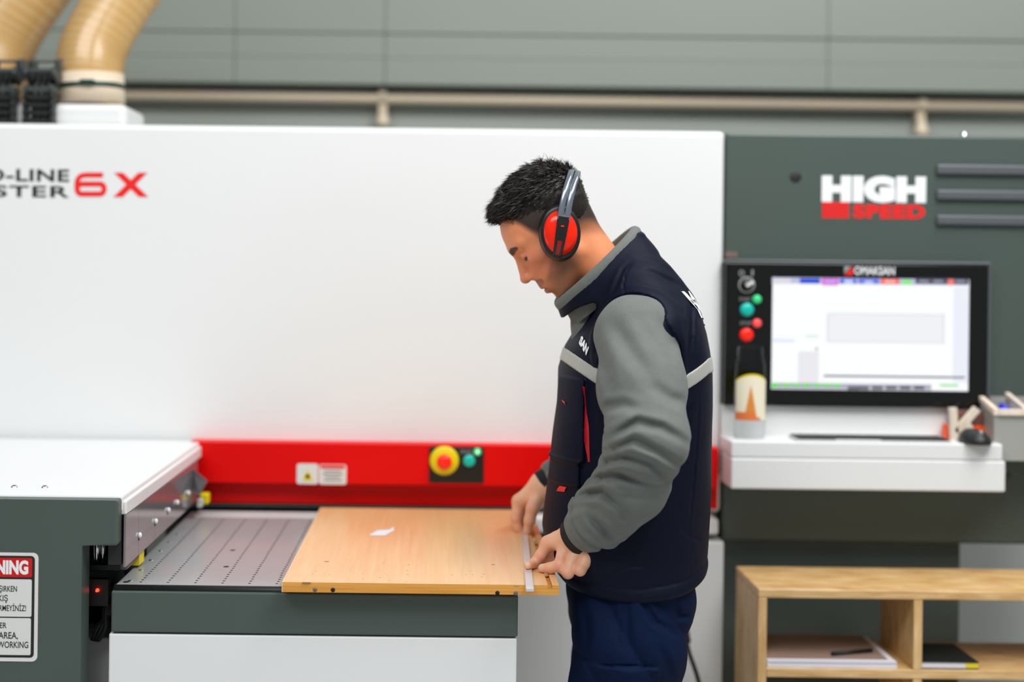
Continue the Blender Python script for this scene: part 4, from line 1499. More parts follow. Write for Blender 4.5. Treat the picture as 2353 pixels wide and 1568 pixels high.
def vest_sdf(p):
    d = vest_core(p)
    ce, w_ = collar_ell(p, 0.16)
    # keep the neck opening free
    hole, _ = collar_ell(p, 0.0)
    d = smax(d, -np.maximum(hole + 0.010, w_ - 0.035), 0.010)
    col_ = np.maximum(np.abs(ce) - 0.0065, np.maximum(-w_ + 0.004, w_ - (0.022 + 0.033 * sst(-0.10, 0.0, (p - CO) @ CD))))
    d = smin(d, col_, 0.014)
    near = np.abs(d) < 0.03
    if near.any():
        q = p[near]
        n1, n2 = wav(q, 16.0, 31), wav(q, 40.0, 33)
        zz = q[:, 2]
        top = sst(pxz(0, 760)[1], pxz(0, 680)[1], zz)
        disp = 0.0022 * n1 + 0.0007 * n2
        # puckered yoke over the shoulder
        disp = disp + top * 0.0016 * (wav(q * np.array((1.0, 1.0, 2.2), F32), 34.0, 37))
        nearside = (q[:, 1] < YMID - 0.05)
        disp = disp + nearside * (0.010 * rect_mask(q, 1262, 880, 1338, 1062, 0.010)
                                  + 0.007 * rect_mask(q, 1258, 1066, 1330, 1122, 0.006))
        disp = disp + nearside * folds(q, VEST_FOLDS)
        # rim of the armhole
        sl = np.minimum(rchain(q, LARM[:3], LARM_R[:3], 0.03), rchain(q, RARM[:3], RARM_R[:3], 0.03))
        disp = disp + 0.0042 * sst(0.0, 0.003, sl) * (1 - sst(0.009, 0.016, sl)) * sst(pxz(0, 900)[1], pxz(0, 850)[1], zz)
        # hem roll and back yoke seam
        hz = np.interp(q[:, 0], HEM[:, 0], HEM[:, 1])
        disp = disp + 0.0035 * np.exp(-((zz - hz - 0.012) / 0.012) ** 2) - 0.002 * np.exp(-((zz - hz - 0.030) / 0.003) ** 2)
        d = d.copy()
        d[near] -= disp
    hz = np.interp(p[:, 0], HEM[:, 0], HEM[:, 1])
    return smax(d, hz - p[:, 2], 0.006)


# height of the reflective band at each x (it dips under the arm)
BND = np.array([pxz(*q) for q in ((1240, 800), (1300, 818), (1335, 842), (1368, 864), (1410, 880), (1480, 895), (1540, 893), (1566, 884), (1598, 868), (1640, 846))])


def band_sdf(p):
    d = vest_sdf(p)
    bz = np.interp(p[:, 0], BND[:, 0], BND[:, 1])
    slab = (np.abs(p[:, 2] - bz) - 0.0145) * 0.9
    return np.maximum(np.maximum(d - 0.0022, -(d + 0.006)), slab)


def fleece_sdf(p):
    d = np.minimum(sleeve_sdf(p, LARM, LARM_R, 5), sleeve_sdf(p, RARM, RARM_R, 11))
    ce, w_ = collar_ell(p, 0.0)
    rim = np.sqrt(ce * ce + (w_ * 0.75) ** 2) - 0.0100
    inner = np.maximum(np.abs(ce + 0.007) - 0.005, np.maximum(-w_, w_ - 0.05))
    d = np.minimum(d, smin(rim, inner, 0.008))
    # fleece front showing between the open vest edges under the chin
    fr = rchain(p, [V(P(1366, 690, YMID)), V(P(1360, 740, YMID)), V(P(1352, 800, YMID))], [0.032, 0.037, 0.036], 0.02)
    fr = fr - 0.0016 * wav(p, 70.0, 3)
    return np.minimum(d, fr)


# ---- trousers
def leg_pts(dy):
    return [V(P(1450, 1345, YMID)) + np.array((0, dy * 0.8, 0), F32), V(P(1433, 1450, YMID)) + np.array((0, dy, 0), F32),
            V(P(1420, 1570, YMID)) + np.array((0, dy, 0), F32), V(P(1424, 1700, YMID)) + np.array((0, dy * 1.1, 0), F32),
            np.array((P(1440, 1700, YMID).x, YMID + dy * 1.15, 0.06), F32)]


def trouser_sdf(p):
    d = None
    for dy in (-0.088, 0.088):
        q = p.copy()
        cx = np.interp(q[:, 2], [0.0, pxz(0, 1400, YMID)[1]], [P(1440, 1700, YMID).x, P(1440, 1400, YMID).x])
        q[:, 0] = cx + (q[:, 0] - cx - (0.018 if dy > 0 else 0.0)) * 0.90
        dd = rchain(q, leg_pts(dy), [0.102, 0.096, 0.082, 0.070, 0.060], 0.03)
        d = dd if d is None else smin(d, dd, 0.02)
    hip = ell(p, V(P(1447, 1345, YMID)), (0.119, 0.168, 0.120))
    d = smin(d, hip, 0.03)
    near = np.abs(d) < 0.03
    if near.any():
        q = p[near]
        n1 = wav(q, 14.0, 71)
        f = ridge((q[:, 0] * 0.9 + q[:, 2] * 0.55) * 2 * math.pi / 0.085 + 1.8 * n1)
        disp = 0.0055 * f + 0.0035 * n1 + 0.0020 * wav(q, 45.0, 73)
        ns = q[:, 1] < YMID - 0.09
        disp = disp + ns * (0.0045 * rect_mask(q, 1342, 1532, 1506, 1760, 0.003) + 0.0030 * rect_mask(q, 1338, 1528, 1510, 1572, 0.002))
        disp = disp + ns * folds(q, TROUSER_FOLDS)
        d = d.copy()
        d[near] -= disp
    d = np.maximum(d, 0.045 - p[:, 2])
    return np.maximum(d, p[:, 2] - pxz(0, 1290, YMID)[1])


def shoe_sdf(p, dys):
    d = None
    for dy in dys:
        x = P(1440, 1700, YMID).x
        a = np.array((x + 0.02, YMID + dy, 0.055), F32)
        dd = rchain(p, [a, a + np.array((-0.07, 0, 0.0), F32), a + np.array((-0.20, 0, -0.012), F32)], [0.052, 0.050, 0.042], 0.03)
        dd = smin(dd, rc(p, a, a + np.array((0, 0, 0.10), F32), 0.048, 0.05), 0.03)
        d = dd if d is None else np.minimum(d, dd)
    return np.maximum(d, 0.001 - p[:, 2])


# ---- hair
def hair_sdf(p):
    q = to_head(p)
    s = q.copy()
    s[:, 1] = np.abs(s[:, 1])
    d = ell(q, (-0.006, 0, 0.075), (0.089, 0.074, 0.062))
    d = smin(d, ell(q, (-0.026, 0, 0.045), (0.062, 0.0765, 0.070)), 0.02)
    d = smin(d, rc(s, (0.068, 0.0, 0.106), (0.056, 0.040, 0.102), 0.0215, 0.019), 0.016)
    d = smin(d, rc(s, (0.025, 0.0, 0.119), (-0.040, 0.0, 0.118), 0.021, 0.020), 0.02)
    # hairline: forehead, temple, round the ear, nape
    line = np.interp(q[:, 0], [-0.12, -0.09, -0.05, -0.01, 0.03, 0.050, 0.066, 0.082, 0.12], [-0.030, -0.026, -0.005, 0.018, 0.034, 0.050, 0.078, 0.088, 0.092])
    line = line + 0.004 * wav(p, 130.0, 9)
    n = wav(p, 70.0, 21) * 0.0022 + 0.0020 * np.sin((q[:, 0] * 0.55 + q[:, 2]) * 260 + 4 * wav(p, 50.0, 22)) + 0.0012 * np.sin((q[:, 1] * 1.0 + q[:, 0] * 0.3) * 420 + 3 * wav(p, 60.0, 23))
    top = sst(0.075, 0.115, q[:, 2])
    d = d - n * (0.25 + 0.75 * top)
    return smax(d, line - q[:, 2], 0.010)


# ---- build
import time as _t
_t0 = _t.time()
SKIN = bpy.data.materials.new('skin')
SKIN.use_nodes = True
nt = SKIN.node_tree
b = nt.nodes['Principled BSDF']
at = nt.nodes.new('ShaderNodeVertexColor')
at.layer_name = 'tint'
nz = nt.nodes.new('ShaderNodeTexNoise')
nz.inputs['Scale'].default_value = 90
nz.inputs['Detail'].default_value = 3
mx = nt.nodes.new('ShaderNodeMixRGB')
mx.blend_type = 'OVERLAY'
mx.inputs[0].default_value = 0.10
nt.links.new(at.outputs['Color'], mx.inputs[1])
nt.links.new(nz.outputs['Color'], mx.inputs[2])
nt.links.new(mx.outputs[0], b.inputs['Base Color'])
b.inputs['Roughness'].default_value = 0.48
b.inputs['Subsurface Weight'].default_value = 0.12
b.inputs['Subsurface Radius'].default_value = (0.010, 0.004, 0.002)
b.inputs['Subsurface Scale'].default_value = 0.5
bpn = nt.nodes.new('ShaderNodeBump')
bpn.inputs['Strength'].default_value = 0.10
bpn.inputs['Distance'].default_value = 0.001
n2_ = nt.nodes.new('ShaderNodeTexNoise')
n2_.inputs['Scale'].default_value = 420
nt.links.new(n2_.outputs['Fac'], bpn.inputs['Height'])
nt.links.new(bpn.outputs[0], b.inputs['Normal'])


def bounds(pts, pad):
    a = np.array(pts)
    return a.min(0) - pad, a.max(0) + pad


hv, hq = sdf_mesh(head_sdf, from_head((0, 0, 0)) - np.array((0.17, 0.11, 0.17), F32), NECK_LOW + np.array((0.10, 0.10, 0.34), F32), 0.0019)
lo, hi = bounds([*LM, LW, LFO, *[q for f in LF for q in f[0]], *LT[0]], 0.04)
lv, lq = sdf_mesh(sdf_lhand, lo, hi, 0.0014)
lo, hi = bounds([*RM, RW, RFO, *[q for f in RF for q in f[0]], *RT[0]], 0.04)
rv_, rq = sdf_mesh(sdf_rhand, lo, hi, 0.0015)
# body core inside the clothes that carries head, arms and hands
def core_sdf(p):
    d = np.maximum(torso_sdf(p) + 0.035, pxz(0, 1330, YMID)[1] - p[:, 2])
    for A_ in (LARM, RARM):
        dd = rchain(p, A_, list(np.interp(np.linspace(0, 1, len(A_)), [0, 0.5, 1], [0.045, 0.042, 0.027])), 0.02)
        d = smin(d, dd, 0.02)
    d = smin(d, rc(p, NECK_LOW, V(P(1450, 760, YMID)), 0.05, 0.07), 0.02)
    for dy in (-0.088, 0.088):
        lp = [q_ + np.array((0.018 if dy > 0 else 0.0, 0, 0), F32) for q_ in leg_pts(dy)]
        d = smin(d, rchain(p, lp, [0.060, 0.058, 0.050, 0.042, 0.036], 0.02), 0.02)
    return np.maximum(d, 0.05 - p[:, 2])


cv_, cq = sdf_mesh(core_sdf, (P(1230, 1000, YMID).x, 2.15, 0.02), (P(1640, 1000, YMID).x, 2.9, 1.47), 0.011)
bv = np.concatenate([hv, lv, rv_, cv_])
bq = np.concatenate([hq, lq + len(hv), rq + len(hv) + len(lv), cq + len(hv) + len(lv) + len(rv_)])
me = np_mesh('person', bv, bq)
# colouring of the skin: stubble, brows, lips, shaved sides
skin = np.array([0.84, 0.32, 0.145])
colr = np.repeat(skin[None], len(bv), 0)
q = to_head(hv.astype(F32))
s = q.copy()
s[:, 1] = np.abs(s[:, 1])
H = np.repeat(skin[None] * np.array([0.96, 0.90, 0.86]), len(hv), 0)
nzv = wav(hv.astype(F32), 160.0, 77)


def mixc(H, c, m):
    return H * (1 - m[:, None]) + np.array(c)[None] * m[:, None]


# rosy cheek and nose
H = mixc(H, (0.76, 0.23, 0.12), 0.6 * np.exp(-(ell(s, (0.07, 0.045, -0.02), (0.02, 0.02, 0.02)) / 0.02).clip(0) ** 2))
H = mixc(H, (0.76, 0.26, 0.14), 0.5 * (1 - sst(0.0, 0.02, ell(s, (0.108, 0.0, -0.03), (0.014, 0.016, 0.014)))))
# beard area
bline = np.interp(s[:, 0], [0.0, 0.04, 0.053, 0.075, 0.090, 0.10], [-0.022, -0.018, -0.0255, -0.045, -0.0575, -0.058])
jaw = sst(0.004, -0.012, s[:, 2] - bline + 0.002 * nzv) * (0.55 + 0.4 * sst(0.0, -0.04, s[:, 2] - bline))
jaw = jaw * sst(-0.002, 0.024, s[:, 0])
cheek_clear = 1.0
burn = sst(0.000, 0.010, s[:, 0]) * (1 - sst(0.030, 0.042, s[:, 0])) * sst(-0.06, -0.04, s[:, 2]) * (1 - sst(0.03, 0.05, s[:, 2])) * sst(0.03, 0.045, s[:, 1])
beard = np.clip(np.maximum(jaw * cheek_clear, burn * 0.85), 0, 1)
must = (1 - sst(0.0, 0.006, ell(s, (0.089, 0.010, -0.0535), (0.012, 0.020, 0.0065))))
beard = np.clip(np.maximum(beard * 0.80, must * 0.85) * (0.88 + 0.22 * nzv), 0, 0.93)
H = mixc(H, (0.060, 0.028, 0.016), beard)
# lips
lips = np.maximum(1 - sst(0.0, 0.003, ell(s, (0.0915, 0, -0.0640), (0.008, 0.017, 0.0050))), 1 - sst(0.0, 0.003, ell(s, (0.0895, 0, -0.0775), (0.008, 0.016, 0.0060))))
H = mixc(H, (0.46, 0.15, 0.11), 0.85 * lips)
H = mixc(H, (0.10, 0.03, 0.02), 0.8 * (1 - sst(0.0008, 0.0028, np.abs(q[:, 2] + 0.0702))) * sst(0.074, 0.080, q[:, 0]) * (1 - sst(0.020, 0.024, s[:, 1])))
# brows and lashes
bb_ = np.interp(s[:, 1], [0.006, 0.026, 0.050], [0.0245, 0.0300, 0.0290])
bt_ = np.interp(s[:, 1], [0.004, 0.008, 0.026, 0.044, 0.052], [0.002, 0.0052, 0.0056, 0.0036, 0.0])
H = mixc(H, (0.012, 0.008, 0.006), 0.96 * (1 - sst(-0.0008, 0.0016, np.abs(s[:, 2] - bb_) - bt_ + 0.0008 * nzv)) * sst(0.06, 0.066, s[:, 0]) * (1 - sst(0.046, 0.052, s[:, 1])))
lb_ = np.interp(s[:, 1], [0.016, 0.030, 0.046], [0.0005, -0.0012, 0.0030])
H = mixc(H, (0.015, 0.010, 0.008), 0.95 * (1 - sst(0.0018, 0.0036, np.abs(s[:, 2] - lb_))) * sst(0.070, 0.074, s[:, 0]) * sst(0.017, 0.020, s[:, 1]) * (1 - sst(0.043, 0.047, s[:, 1])))
# cropped sides and nape
fade_line = np.interp(q[:, 0], [-0.11, -0.085, -0.06, -0.02, 0.020, 0.045, 0.062, 0.080, 0.1], [-0.095, -0.085, -0.060, -0.030, -0.022, 0.012, 0.055, 0.080, 0.090])
fade = sst(0.0, 1.0, (q[:, 2] - fade_line + 0.003 * nzv) / np.interp(q[:, 0], [-0.06, 0.0], [0.062, 0.036]))
H = mixc(H, (0.020, 0.013, 0.010), 0.985 * np.clip(fade ** 0.8, 0, 1))
colr[:len(hv)] = np.clip(H, 0, 1)
# hands: redder knuckles, pale nails
for off_, vv, Ms, Fs, Th in ((len(hv), lv, LM, LF, LT), (len(hv) + len(lv), rv_, RM, RF, RT)):
    hc = np.repeat((skin * np.array([1.05, 1.55, 2.15]))[None], len(vv), 0)
    v32 = vv.astype(F32)
    kn = np.full(len(vv), 1.0)
    for pts, rr in list(Fs) + [Th]:
        for j in (0, 1, 2):
            kn = np.minimum(kn, np.linalg.norm(v32 - pts[j], axis=1) - rr[j])
    hc = mixc(hc, (0.80, 0.32, 0.21), 0.45 * (1 - sst(0.0, 0.010, kn)))
    for pts, rr in list(Fs)[:2] + [Th]:
        dn = np.linalg.norm(v32 - pts[-1], axis=1)
        up_ = (v32 - pts[-1])
        ax = pts[-1] - pts[-2]
        ax = ax / np.linalg.norm(ax)
        nrm_ = np.array((-0.3, -0.75, 0.6), F32)
        nrm_ = nrm_ - ax * (nrm_ @ ax)
        nrm_ /= np.linalg.norm(nrm_)
        m_ = (1 - sst(0.0055, 0.0072, np.linalg.norm(up_ - nrm_ * rr[-1] * 0.9, axis=1)))
        hc = mixc(hc, (0.78, 0.50, 0.42), 0.8 * m_)
    colr[off_:off_ + len(vv)] = np.clip(hc, 0, 1)
ca = me.color_attributes.new('tint', 'FLOAT_COLOR', 'POINT')
ca.data.foreach_set('color', np.concatenate([colr, np.ones((len(bv), 1))], 1).astype(F32).ravel())
man = link('person', me, SKIN)
tag(man, 'person in navy vest, grey fleece and red earmuffs bending over the board', 'person')

M['navy'] = mat('navy_cloth', lin(11, 16, 34), 0.55, bump=0.25, bscale=900, spec=0.12, sheen=0.0, var=0.10, vscale=14)
M['fleece'] = mat('grey_fleece', lin(112, 116, 112), 0.9, bump=0.55, bscale=650, spec=0.1, sheen=0.12, var=0.10, vscale=60)
M['trouser'] = mat('navy_trousers', lin(8, 24, 54), 0.7, bump=0.25, bscale=1100, spec=0.10, sheen=0.0, var=0.14, vscale=12)
M['hair'] = mat('dark_hair', (0.014, 0.010, 0.008, 1), 0.42, spec=0.4)
M['band'] = mat('reflective_tape', lin(172, 172, 164), 0.42, bump=0.15, bscale=600, var=0.06, vscale=40)
M['cuff'] = mat('black_knit', (0.010, 0.010, 0.011, 1), 0.85, bump=0.4, bscale=800)
M['zip_red'] = mat('red_zip', lin(196, 14, 30), 0.5)

x0, x1 = P(1225, 1000, YMID).x, P(1660, 1000, YMID).x
v_, q_ = sdf_mesh(vest_sdf, (x0, 2.33, P(1400, 1365, YMID).z), (x1, 2.78, P(1400, 500, YMID).z), 0.0033)
vest_me = np_mesh('vest', v_, q_)
vest = link('vest', vest_me, M['navy'], man)
vest['label'] = 'navy blue sleeveless work vest'
v_, q_ = sdf_mesh(band_sdf, (x0, 2.33, P(1400, 960, YMID).z), (x1, 2.78, P(1400, 770, YMID).z), 0.0026)
band = link('reflective_band', np_mesh('reflective_band', v_, q_), M['band'], vest)
v_, q_ = sdf_mesh(fleece_sdf, (P(1230, 1000, 2.8).x, 2.17, P(1400, 1290, 2.42).z), (P(1600, 800, 2.4).x, 2.90, P(1400, 500, YMID).z), 0.0030)
fle = link('fleece_pullover', np_mesh('fleece_pullover', v_, q_), M['fleece'], man)
fle['label'] = 'grey fleece pullover with crumpled sleeves'
v_, q_ = sdf_mesh(trouser_sdf, (x0 - 0.02, 2.30, 0.02), (x1, 2.82, P(1400, 1280, YMID).z), 0.0036)
tro = link('trousers', np_mesh('trousers', v_, q_), M['trouser'], man)
tro['label'] = 'dark blue work trousers with thigh pocket'
for dy in (-0.101, 0.101):
    v_, q_ = sdf_mesh(lambda p: shoe_sdf(p, (dy,)), (x0 - 0.2, YMID + dy - 0.09, -0.01), (x1, YMID + dy + 0.09, 0.25), 0.006)
    link('shoe', np_mesh('shoe', v_, q_), M['rubber'], man)
# knitted cuffs
for nm, A_, R_c in (('cuff', LARM, 0.0415), ('cuff', RARM, 0.0355)):
    ax = A_[-1] - A_[-2]
    ax = ax / np.linalg.norm(ax)
    c_ = Vector(A_[-1])
    axv = Vector(ax)
    tube(nm, [c_ - axv * 0.02, c_ + axv * 0.018, c_ + axv * 0.022], R_c, M['cuff'], fle, 32, [R_c, R_c, R_c * 0.93])

hv2, hq2 = sdf_mesh(hair_sdf, from_head((0, 0, 0.05)) - np.array((0.2, 0.11, 0.18), F32), from_head((0, 0, 0.05)) + np.array((0.2, 0.11, 0.18), F32), 0.0019)
hair = link('hair', np_mesh('hair', hv2, hq2), M['hair'], man)
# short strands
hm = hair.data
nrmls = np.zeros(len(hv2) * 3, F32)
hm.vertices.foreach_get('normal', nrmls)
nrmls = nrmls.reshape(-1, 3)
hl = to_head(hv2.astype(F32))
top = sst(0.045, 0.11, hl[:, 2])
pick = rng.choice(len(hv2), 7000, p=(0.06 + top) / (0.06 + top).sum())
pv, pn_ = hv2[pick], nrmls[pick]
flow = HF * 0.75 + HU * 0.1
tang = flow[None] - pn_ * (pn_ @ flow)[:, None]
dirs = pn_ * 0.26 + tang * (0.25 + 0.9 * top[pick])[:, None] + rng.normal(size=pn_.shape) * 0.13
dirs /= np.linalg.norm(dirs, axis=1)[:, None]
ln = (0.004 + 0.014 * top[pick]) * rng.uniform(0.6, 1.3, len(pick))
side = np.cross(dirs, rng.normal(size=dirs.shape))
side /= np.linalg.norm(side, axis=1)[:, None]
s2 = np.cross(dirs, side)
base = pv - dirs * 0.003
rr = 0.00075
A3 = [base + rr * side, base + rr * (-0.5 * side + 0.866 * s2), base + rr * (-0.5 * side - 0.866 * s2)]
midp = pv + dirs * (ln * 0.55)[:, None] + pn_ * 0.0008
B3 = [midp + 0.6 * rr * side, midp + 0.6 * rr * (-0.5 * side + 0.866 * s2), midp + 0.6 * rr * (-0.5 * side - 0.866 * s2)]
tip = pv + dirs * ln[:, None] + flow[None] * 0.0015
sv = np.stack(A3 + B3 + [tip], 1).reshape(-1, 3)
i0 = np.arange(len(pick)) * 7
fc = []
for k in range(3):
    l = (k + 1) % 3
    fc.append(np.stack((i0 + k, i0 + l, i0 + 3 + l, i0 + 3 + k), 1))
    fc.append(np.stack((i0 + 3 + k, i0 + 3 + l, i0 + 6, i0 + 6), 1))
me = bpy.data.meshes.new('hair_strands')
faces = [tuple(r) if r[2] != r[3] else tuple(r[:3]) for r in np.concatenate(fc).tolist()]
me.from_pydata(sv.tolist(), [], faces)
st_ = link('hair_strands', me, M['hair'], hair)
st_['kind'] = 'stuff'

# ---- prints, zips and tags laid on the vest
bvh = BVHTree.FromPolygons([Vector(c_) for c_ in np.array([v.co for v in vest_me.vertices])], [tuple(p_.vertices) for p_ in vest_me.polygons])
CAMP = Vector((0, 0, ZC))


def lay(px, py, lift=0.0012):
    d_ = (P(px, py, 1.0) - CAMP).normalized()
    h = bvh.ray_cast(CAMP, d_)
    if h[0] is None:
        return None
    n = h[1] if h[1].dot(d_) < 0 else -h[1]
    return h[0] + n * lift


def ribbon(name, rows_, m, parent):
    vs, fs = [], []
    for r0, r1 in rows_:
        a_, b_ = lay(*r0), lay(*r1)
        if a_ is None or b_ is None:
            continue
        mid_ = lay((r0[0] + r1[0]) / 2, (r0[1] + r1[1]) / 2, 0.0022)
        vs += [a_, mid_, b_]
    n = len(vs) // 3
    for i in range(n - 1):
        for k in (0, 1):
            fs.append((i * 3 + k, i * 3 + k + 1, i * 3 + k + 4, i * 3 + k + 3))
    me = bpy.data.meshes.new(name)
    me.from_pydata(vs, [], fs)
    return link(name, me, m, parent, True)


def lerp_rows(L_, R_, n):
    out = []
    for i in range(n):
        t = i / (n - 1)
        f = lambda pl: (np.interp(t, np.linspace(0, 1, len(pl)), [p_[0] for p_ in pl]), np.interp(t, np.linspace(0, 1, len(pl)), [p_[1] for p_ in pl]))
        out.append((f(L_), f(R_)))
    return out


ribbon('pocket_zip', lerp_rows([(1339, 888), (1343, 930), (1341, 985), (1341, 1015), (1352, 1062)], [(1343, 890), (1346, 930), (1354, 980), (1355, 1020), (1356, 1062)], 24), M['zip_red'], vest)
ribbon('red_tag', [((1292, 919), (1296, 926)), ((1299, 924), (1302, 932))], M['print_red'], vest)
ribbon('red_tag', [((1287, 1117), (1280, 1129)), ((1294, 1118), (1289, 1130)), ((1303, 1120), (1298, 1131))], M['print_red'], vest)
# chest print: letters running down the open edge
me, co = text_mesh('SAN', 0.06)
lo_, hi_ = co.min(0), co.max(0)
A_, B_, C_ = Vector((1331, 790)), Vector((1348, 818)), Vector((1338, 771))   # lower left, lower right, upper left
out = []
for x, y, z in co:
    u = (x - lo_[0]) / (hi_[0] - lo_[0])
    v = (y - lo_[1]) / (hi_[1] - lo_[1])
    q2 = A_ + (B_ - A_) * u + (C_ - A_) * v
    out.append(lay(q2.x, q2.y, 0.0015) or P(q2.x, q2.y, 2.4))
me.vertices.foreach_set('co', np.array([tuple(o_) for o_ in out], F32).ravel())
me.update()
link('chest_print', me, M['print_white'], vest)
# back print, wrapped over the back of the vest
def back_print(body, zc_, hgt, wid, bold):
    me, co = text_mesh(body, bold)
    lo_, hi_ = co.min(0), co.max(0)
    bm = bmesh.new()
    bm.from_mesh(me)
    bmesh.ops.triangulate(bm, faces=bm.faces)
    bmesh.ops.subdivide_edges(bm, edges=[e for e in bm.edges if e.calc_length() > 0.12], cuts=2)
    bm.to_mesh(me)
    bm.free()
    out = []
    for vtx in me.vertices:
        u = (vtx.co.x - lo_[0]) / (hi_[0] - lo_[0])
        v = (vtx.co.y - lo_[1]) / (hi_[1] - lo_[1])
        y = YMID - wid / 2 + wid * u
        z = zc_ - hgt / 2 + hgt * v
        h = bvh.ray_cast(Vector((1.6, y, z)), Vector((-1, 0, 0)))
        out.append(tuple((h[0] + Vector((0.0016, 0, 0.0004))) if h[0] else (0.5, y, z)))
    me.vertices.foreach_set('co', np.array(out, F32).ravel())
    me.update()
    return link('back_print', me, M['print_white'], vest)


back_print('MAKSAN', P(1590, 698, YMID).z, 0.052, 0.21, 0.05)
back_print('CNC', P(1606, 738, YMID).z, 0.016, 0.15, 0.03)

# shirt tail at the back of the trousers
flat = [P(1576, 1316, 2.52), P(1592, 1314, 2.54), P(1608, 1331, 2.56), P(1598, 1336, 2.55), P(1580, 1338, 2.52)]
flat_poly('shirt_tail', flat, M['trouser'], tro, 0.01)

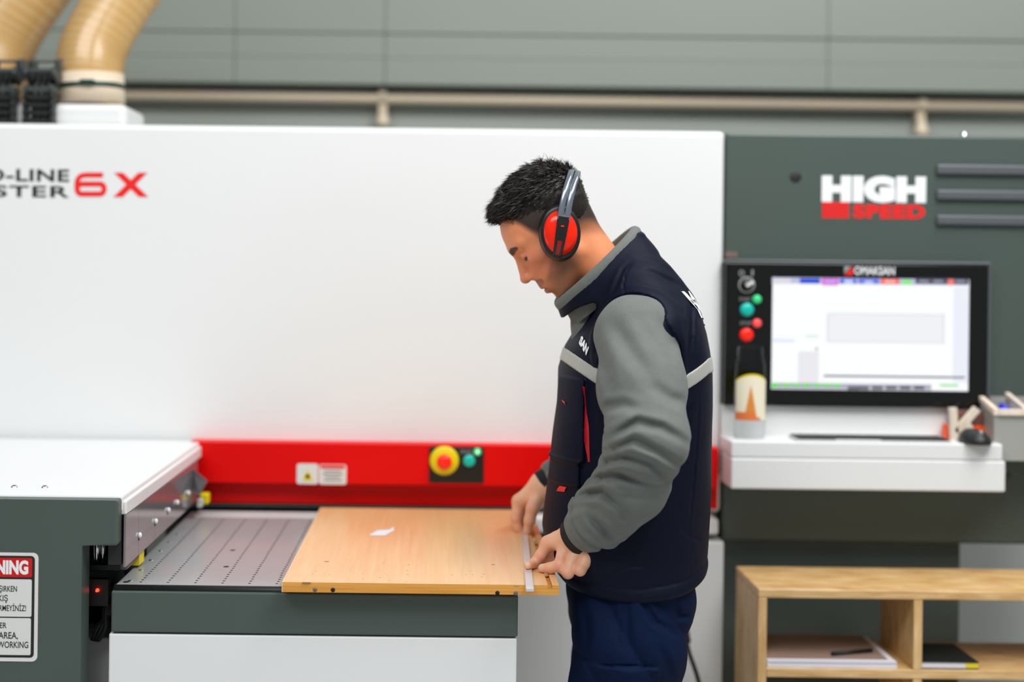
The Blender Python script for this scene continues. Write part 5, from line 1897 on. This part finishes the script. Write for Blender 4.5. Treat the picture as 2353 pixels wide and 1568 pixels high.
# ------------------------------------------------------------------ ear defenders
ed = thing('ear_defenders', 'red ear defenders with black band on the head of the worker', 'ear defenders', tuple(HO + np.array((0, -0.09, 0), F32)))
M['muff_red'] = mat('muff_red', lin(252, 36, 0), 0.22, spec=0.3, coat=0.25)
M['muff_black'] = mat('muff_black', (0.010, 0.010, 0.010, 1), 0.32)
M['band_steel'] = mat('headband_strip', lin(150, 160, 172), 0.22, 0.8, coat=0.2)
cw = P(1288, 535, 2.44)
for sgn in (-1, 1):
    y0 = HO[1] + sgn * 0.076
    org = (cw.x, y0, cw.z)
    axn = 'Y-' if sgn < 0 else 'Y+'
    tl_ = math.radians(4)
    lathe('cushion', [(0.6, -0.008), (0.92, -0.008), (1.0, 0.0), (1.0, 0.010), (0.95, 0.016), (0.6, 0.016)], M['muff_black'], ed, org, axn, 48, 0.0405, 0.0555, tl_)
    lathe('cup_rim', [(0.7, 0.014), (0.98, 0.014), (1.0, 0.018), (0.97, 0.026), (0.90, 0.029), (0.7, 0.029)], M['muff_black'], ed, org, axn, 48, 0.0395, 0.0540, tl_)
    lathe('cup_shell', [(0.90, 0.024), (0.89, 0.029), (0.84, 0.034), (0.70, 0.0395), (0.45, 0.043), (0.2, 0.0445), (0, 0.045)], M['muff_red'], ed, org, axn, 48, 0.0365, 0.0480, tl_)
    # stirrup down the middle of the cup
    bdir = P(1311, 391, 2.5) - P(1288, 535, 2.5)
    bdir.y = 0
    top_len = bdir.length * 1.02
    bdir.normalize()
    sd = Vector((bdir.z, 0, -bdir.x))
    hgt = lambda t_: float(np.interp(abs(t_) / 0.0515, [0, 0.2, 0.45, 0.70, 0.84, 0.89, 0.97], [0.0465, 0.046, 0.0445, 0.041, 0.0355, 0.0305, 0.028]))

    def strip_on_cup(nm, t0, t1, w0, w1, lift, m_, par):
        bm = bmesh.new()
        rows2 = []
        for i in range(17):
            t_ = t0 + (t1 - t0) * i / 16
            wv = w0 + (w1 - w0) * i / 16
            c0 = Vector(org) + bdir * t_
            rows2.append([bm.verts.new(c0 + sd * k_ * wv + Vector((0, sgn * (hgt(t_) + lift - o2), 0))) for k_, o2 in ((-1, 0.008), (-1, 0.0006), (-0.85, 0), (0.85, 0), (1, 0.0006), (1, 0.008))])
        for i in range(16):
            for k_ in range(6):
                bm.faces.new((rows2[i][k_], rows2[i][(k_ + 1) % 6], rows2[i + 1][(k_ + 1) % 6], rows2[i + 1][k_]))
        bm.faces.new(rows2[0])
        bm.faces.new(rows2[-1])
        bmesh.ops.recalc_face_normals(bm, faces=bm.faces)
        return bm_obj(nm, bm, m_, par)

    sti = strip_on_cup('stirrup', -0.048, 0.046, 0.0085, 0.0125, 0.0012, M['muff_black'], ed)
    strip_on_cup('stirrup_slot', -0.043, -0.016, 0.0040, 0.0046, 0.0016, mat('slot_red', lin(150, 8, 10), 0.3), sti)
    # yoke block that joins cup and band
    bm = bmesh.new()
    rows2 = []
    for t_, h_ in ((-0.004, 0.0478), (0.010, 0.0500), (0.030, 0.0490), (0.040, 0.0450)):
        c0 = Vector(org) + bdir * t_
        wv = 0.0115
        rows2.append([bm.verts.new(c0 + sd * k_ * wv + Vector((0, sgn * (h_ - o2), 0))) for k_, o2 in ((-1, 0.010), (-0.85, 0), (0.85, 0), (1, 0.010))])
    for i in range(len(rows2) - 1):
        for k_ in range(4):
            bm.faces.new((rows2[i][k_], rows2[i][(k_ + 1) % 4], rows2[i + 1][(k_ + 1) % 4], rows2[i + 1][k_]))
    bm.faces.new(rows2[0])
    bm.faces.new(rows2[-1])
    bmesh.ops.recalc_face_normals(bm, faces=bm.faces)
    yk = bm_obj('yoke', bm, M['muff_black'], ed)
    c0 = Vector(org) + bdir * 0.012 + Vector((0, sgn * 0.0503, 0))
    box('yoke_mark', c0.x - 0.003, c0.x + 0.003, c0.y - 0.0004, c0.y + 0.0004, c0.z - 0.0015, c0.z + 0.0015, M['print_red'], yk)
# headband: two strips side by side over the back of the head
for side_ in (-1, 1):
    bm = bmesh.new()
    rows2 = []
    for i in range(41):
        a_ = math.pi * i / 40
        lat = -math.cos(a_)
        yv = HO[1] + (0.076 + 0.047) * np.sign(lat) * abs(lat) ** 0.62
        up_ = 0.024 + (top_len - 0.024) * math.sin(a_) ** 0.72
        c0 = Vector((cw.x + 0.0135 * math.sin(a_) ** 2, yv, cw.z)) + bdir * up_ + sd * side_ * 0.0064
        wv = 0.0057
        dn = Vector((0, lat, 0)) + bdir * math.sin(a_)
        dn.normalize()
        rows2.append([bm.verts.new(c0 + sd * wv * k_ + dn * o2) for k_, o2 in ((-1, -0.0015), (-1, 0.0008), (0, 0.0018), (1, 0.0008), (1, -0.0015))])
    for i in range(40):
        for k_ in range(5):
            bm.faces.new((rows2[i][k_], rows2[i][(k_ + 1) % 5], rows2[i + 1][(k_ + 1) % 5], rows2[i + 1][k_]))
    bmesh.ops.recalc_face_normals(bm, faces=bm.faces)
    bm_obj('headband', bm, M['band_steel'], ed, True)
print('person built in', round(_t.time() - _t0, 1), 's', len(bv), len(vest_me.vertices), len(fle.data.vertices))
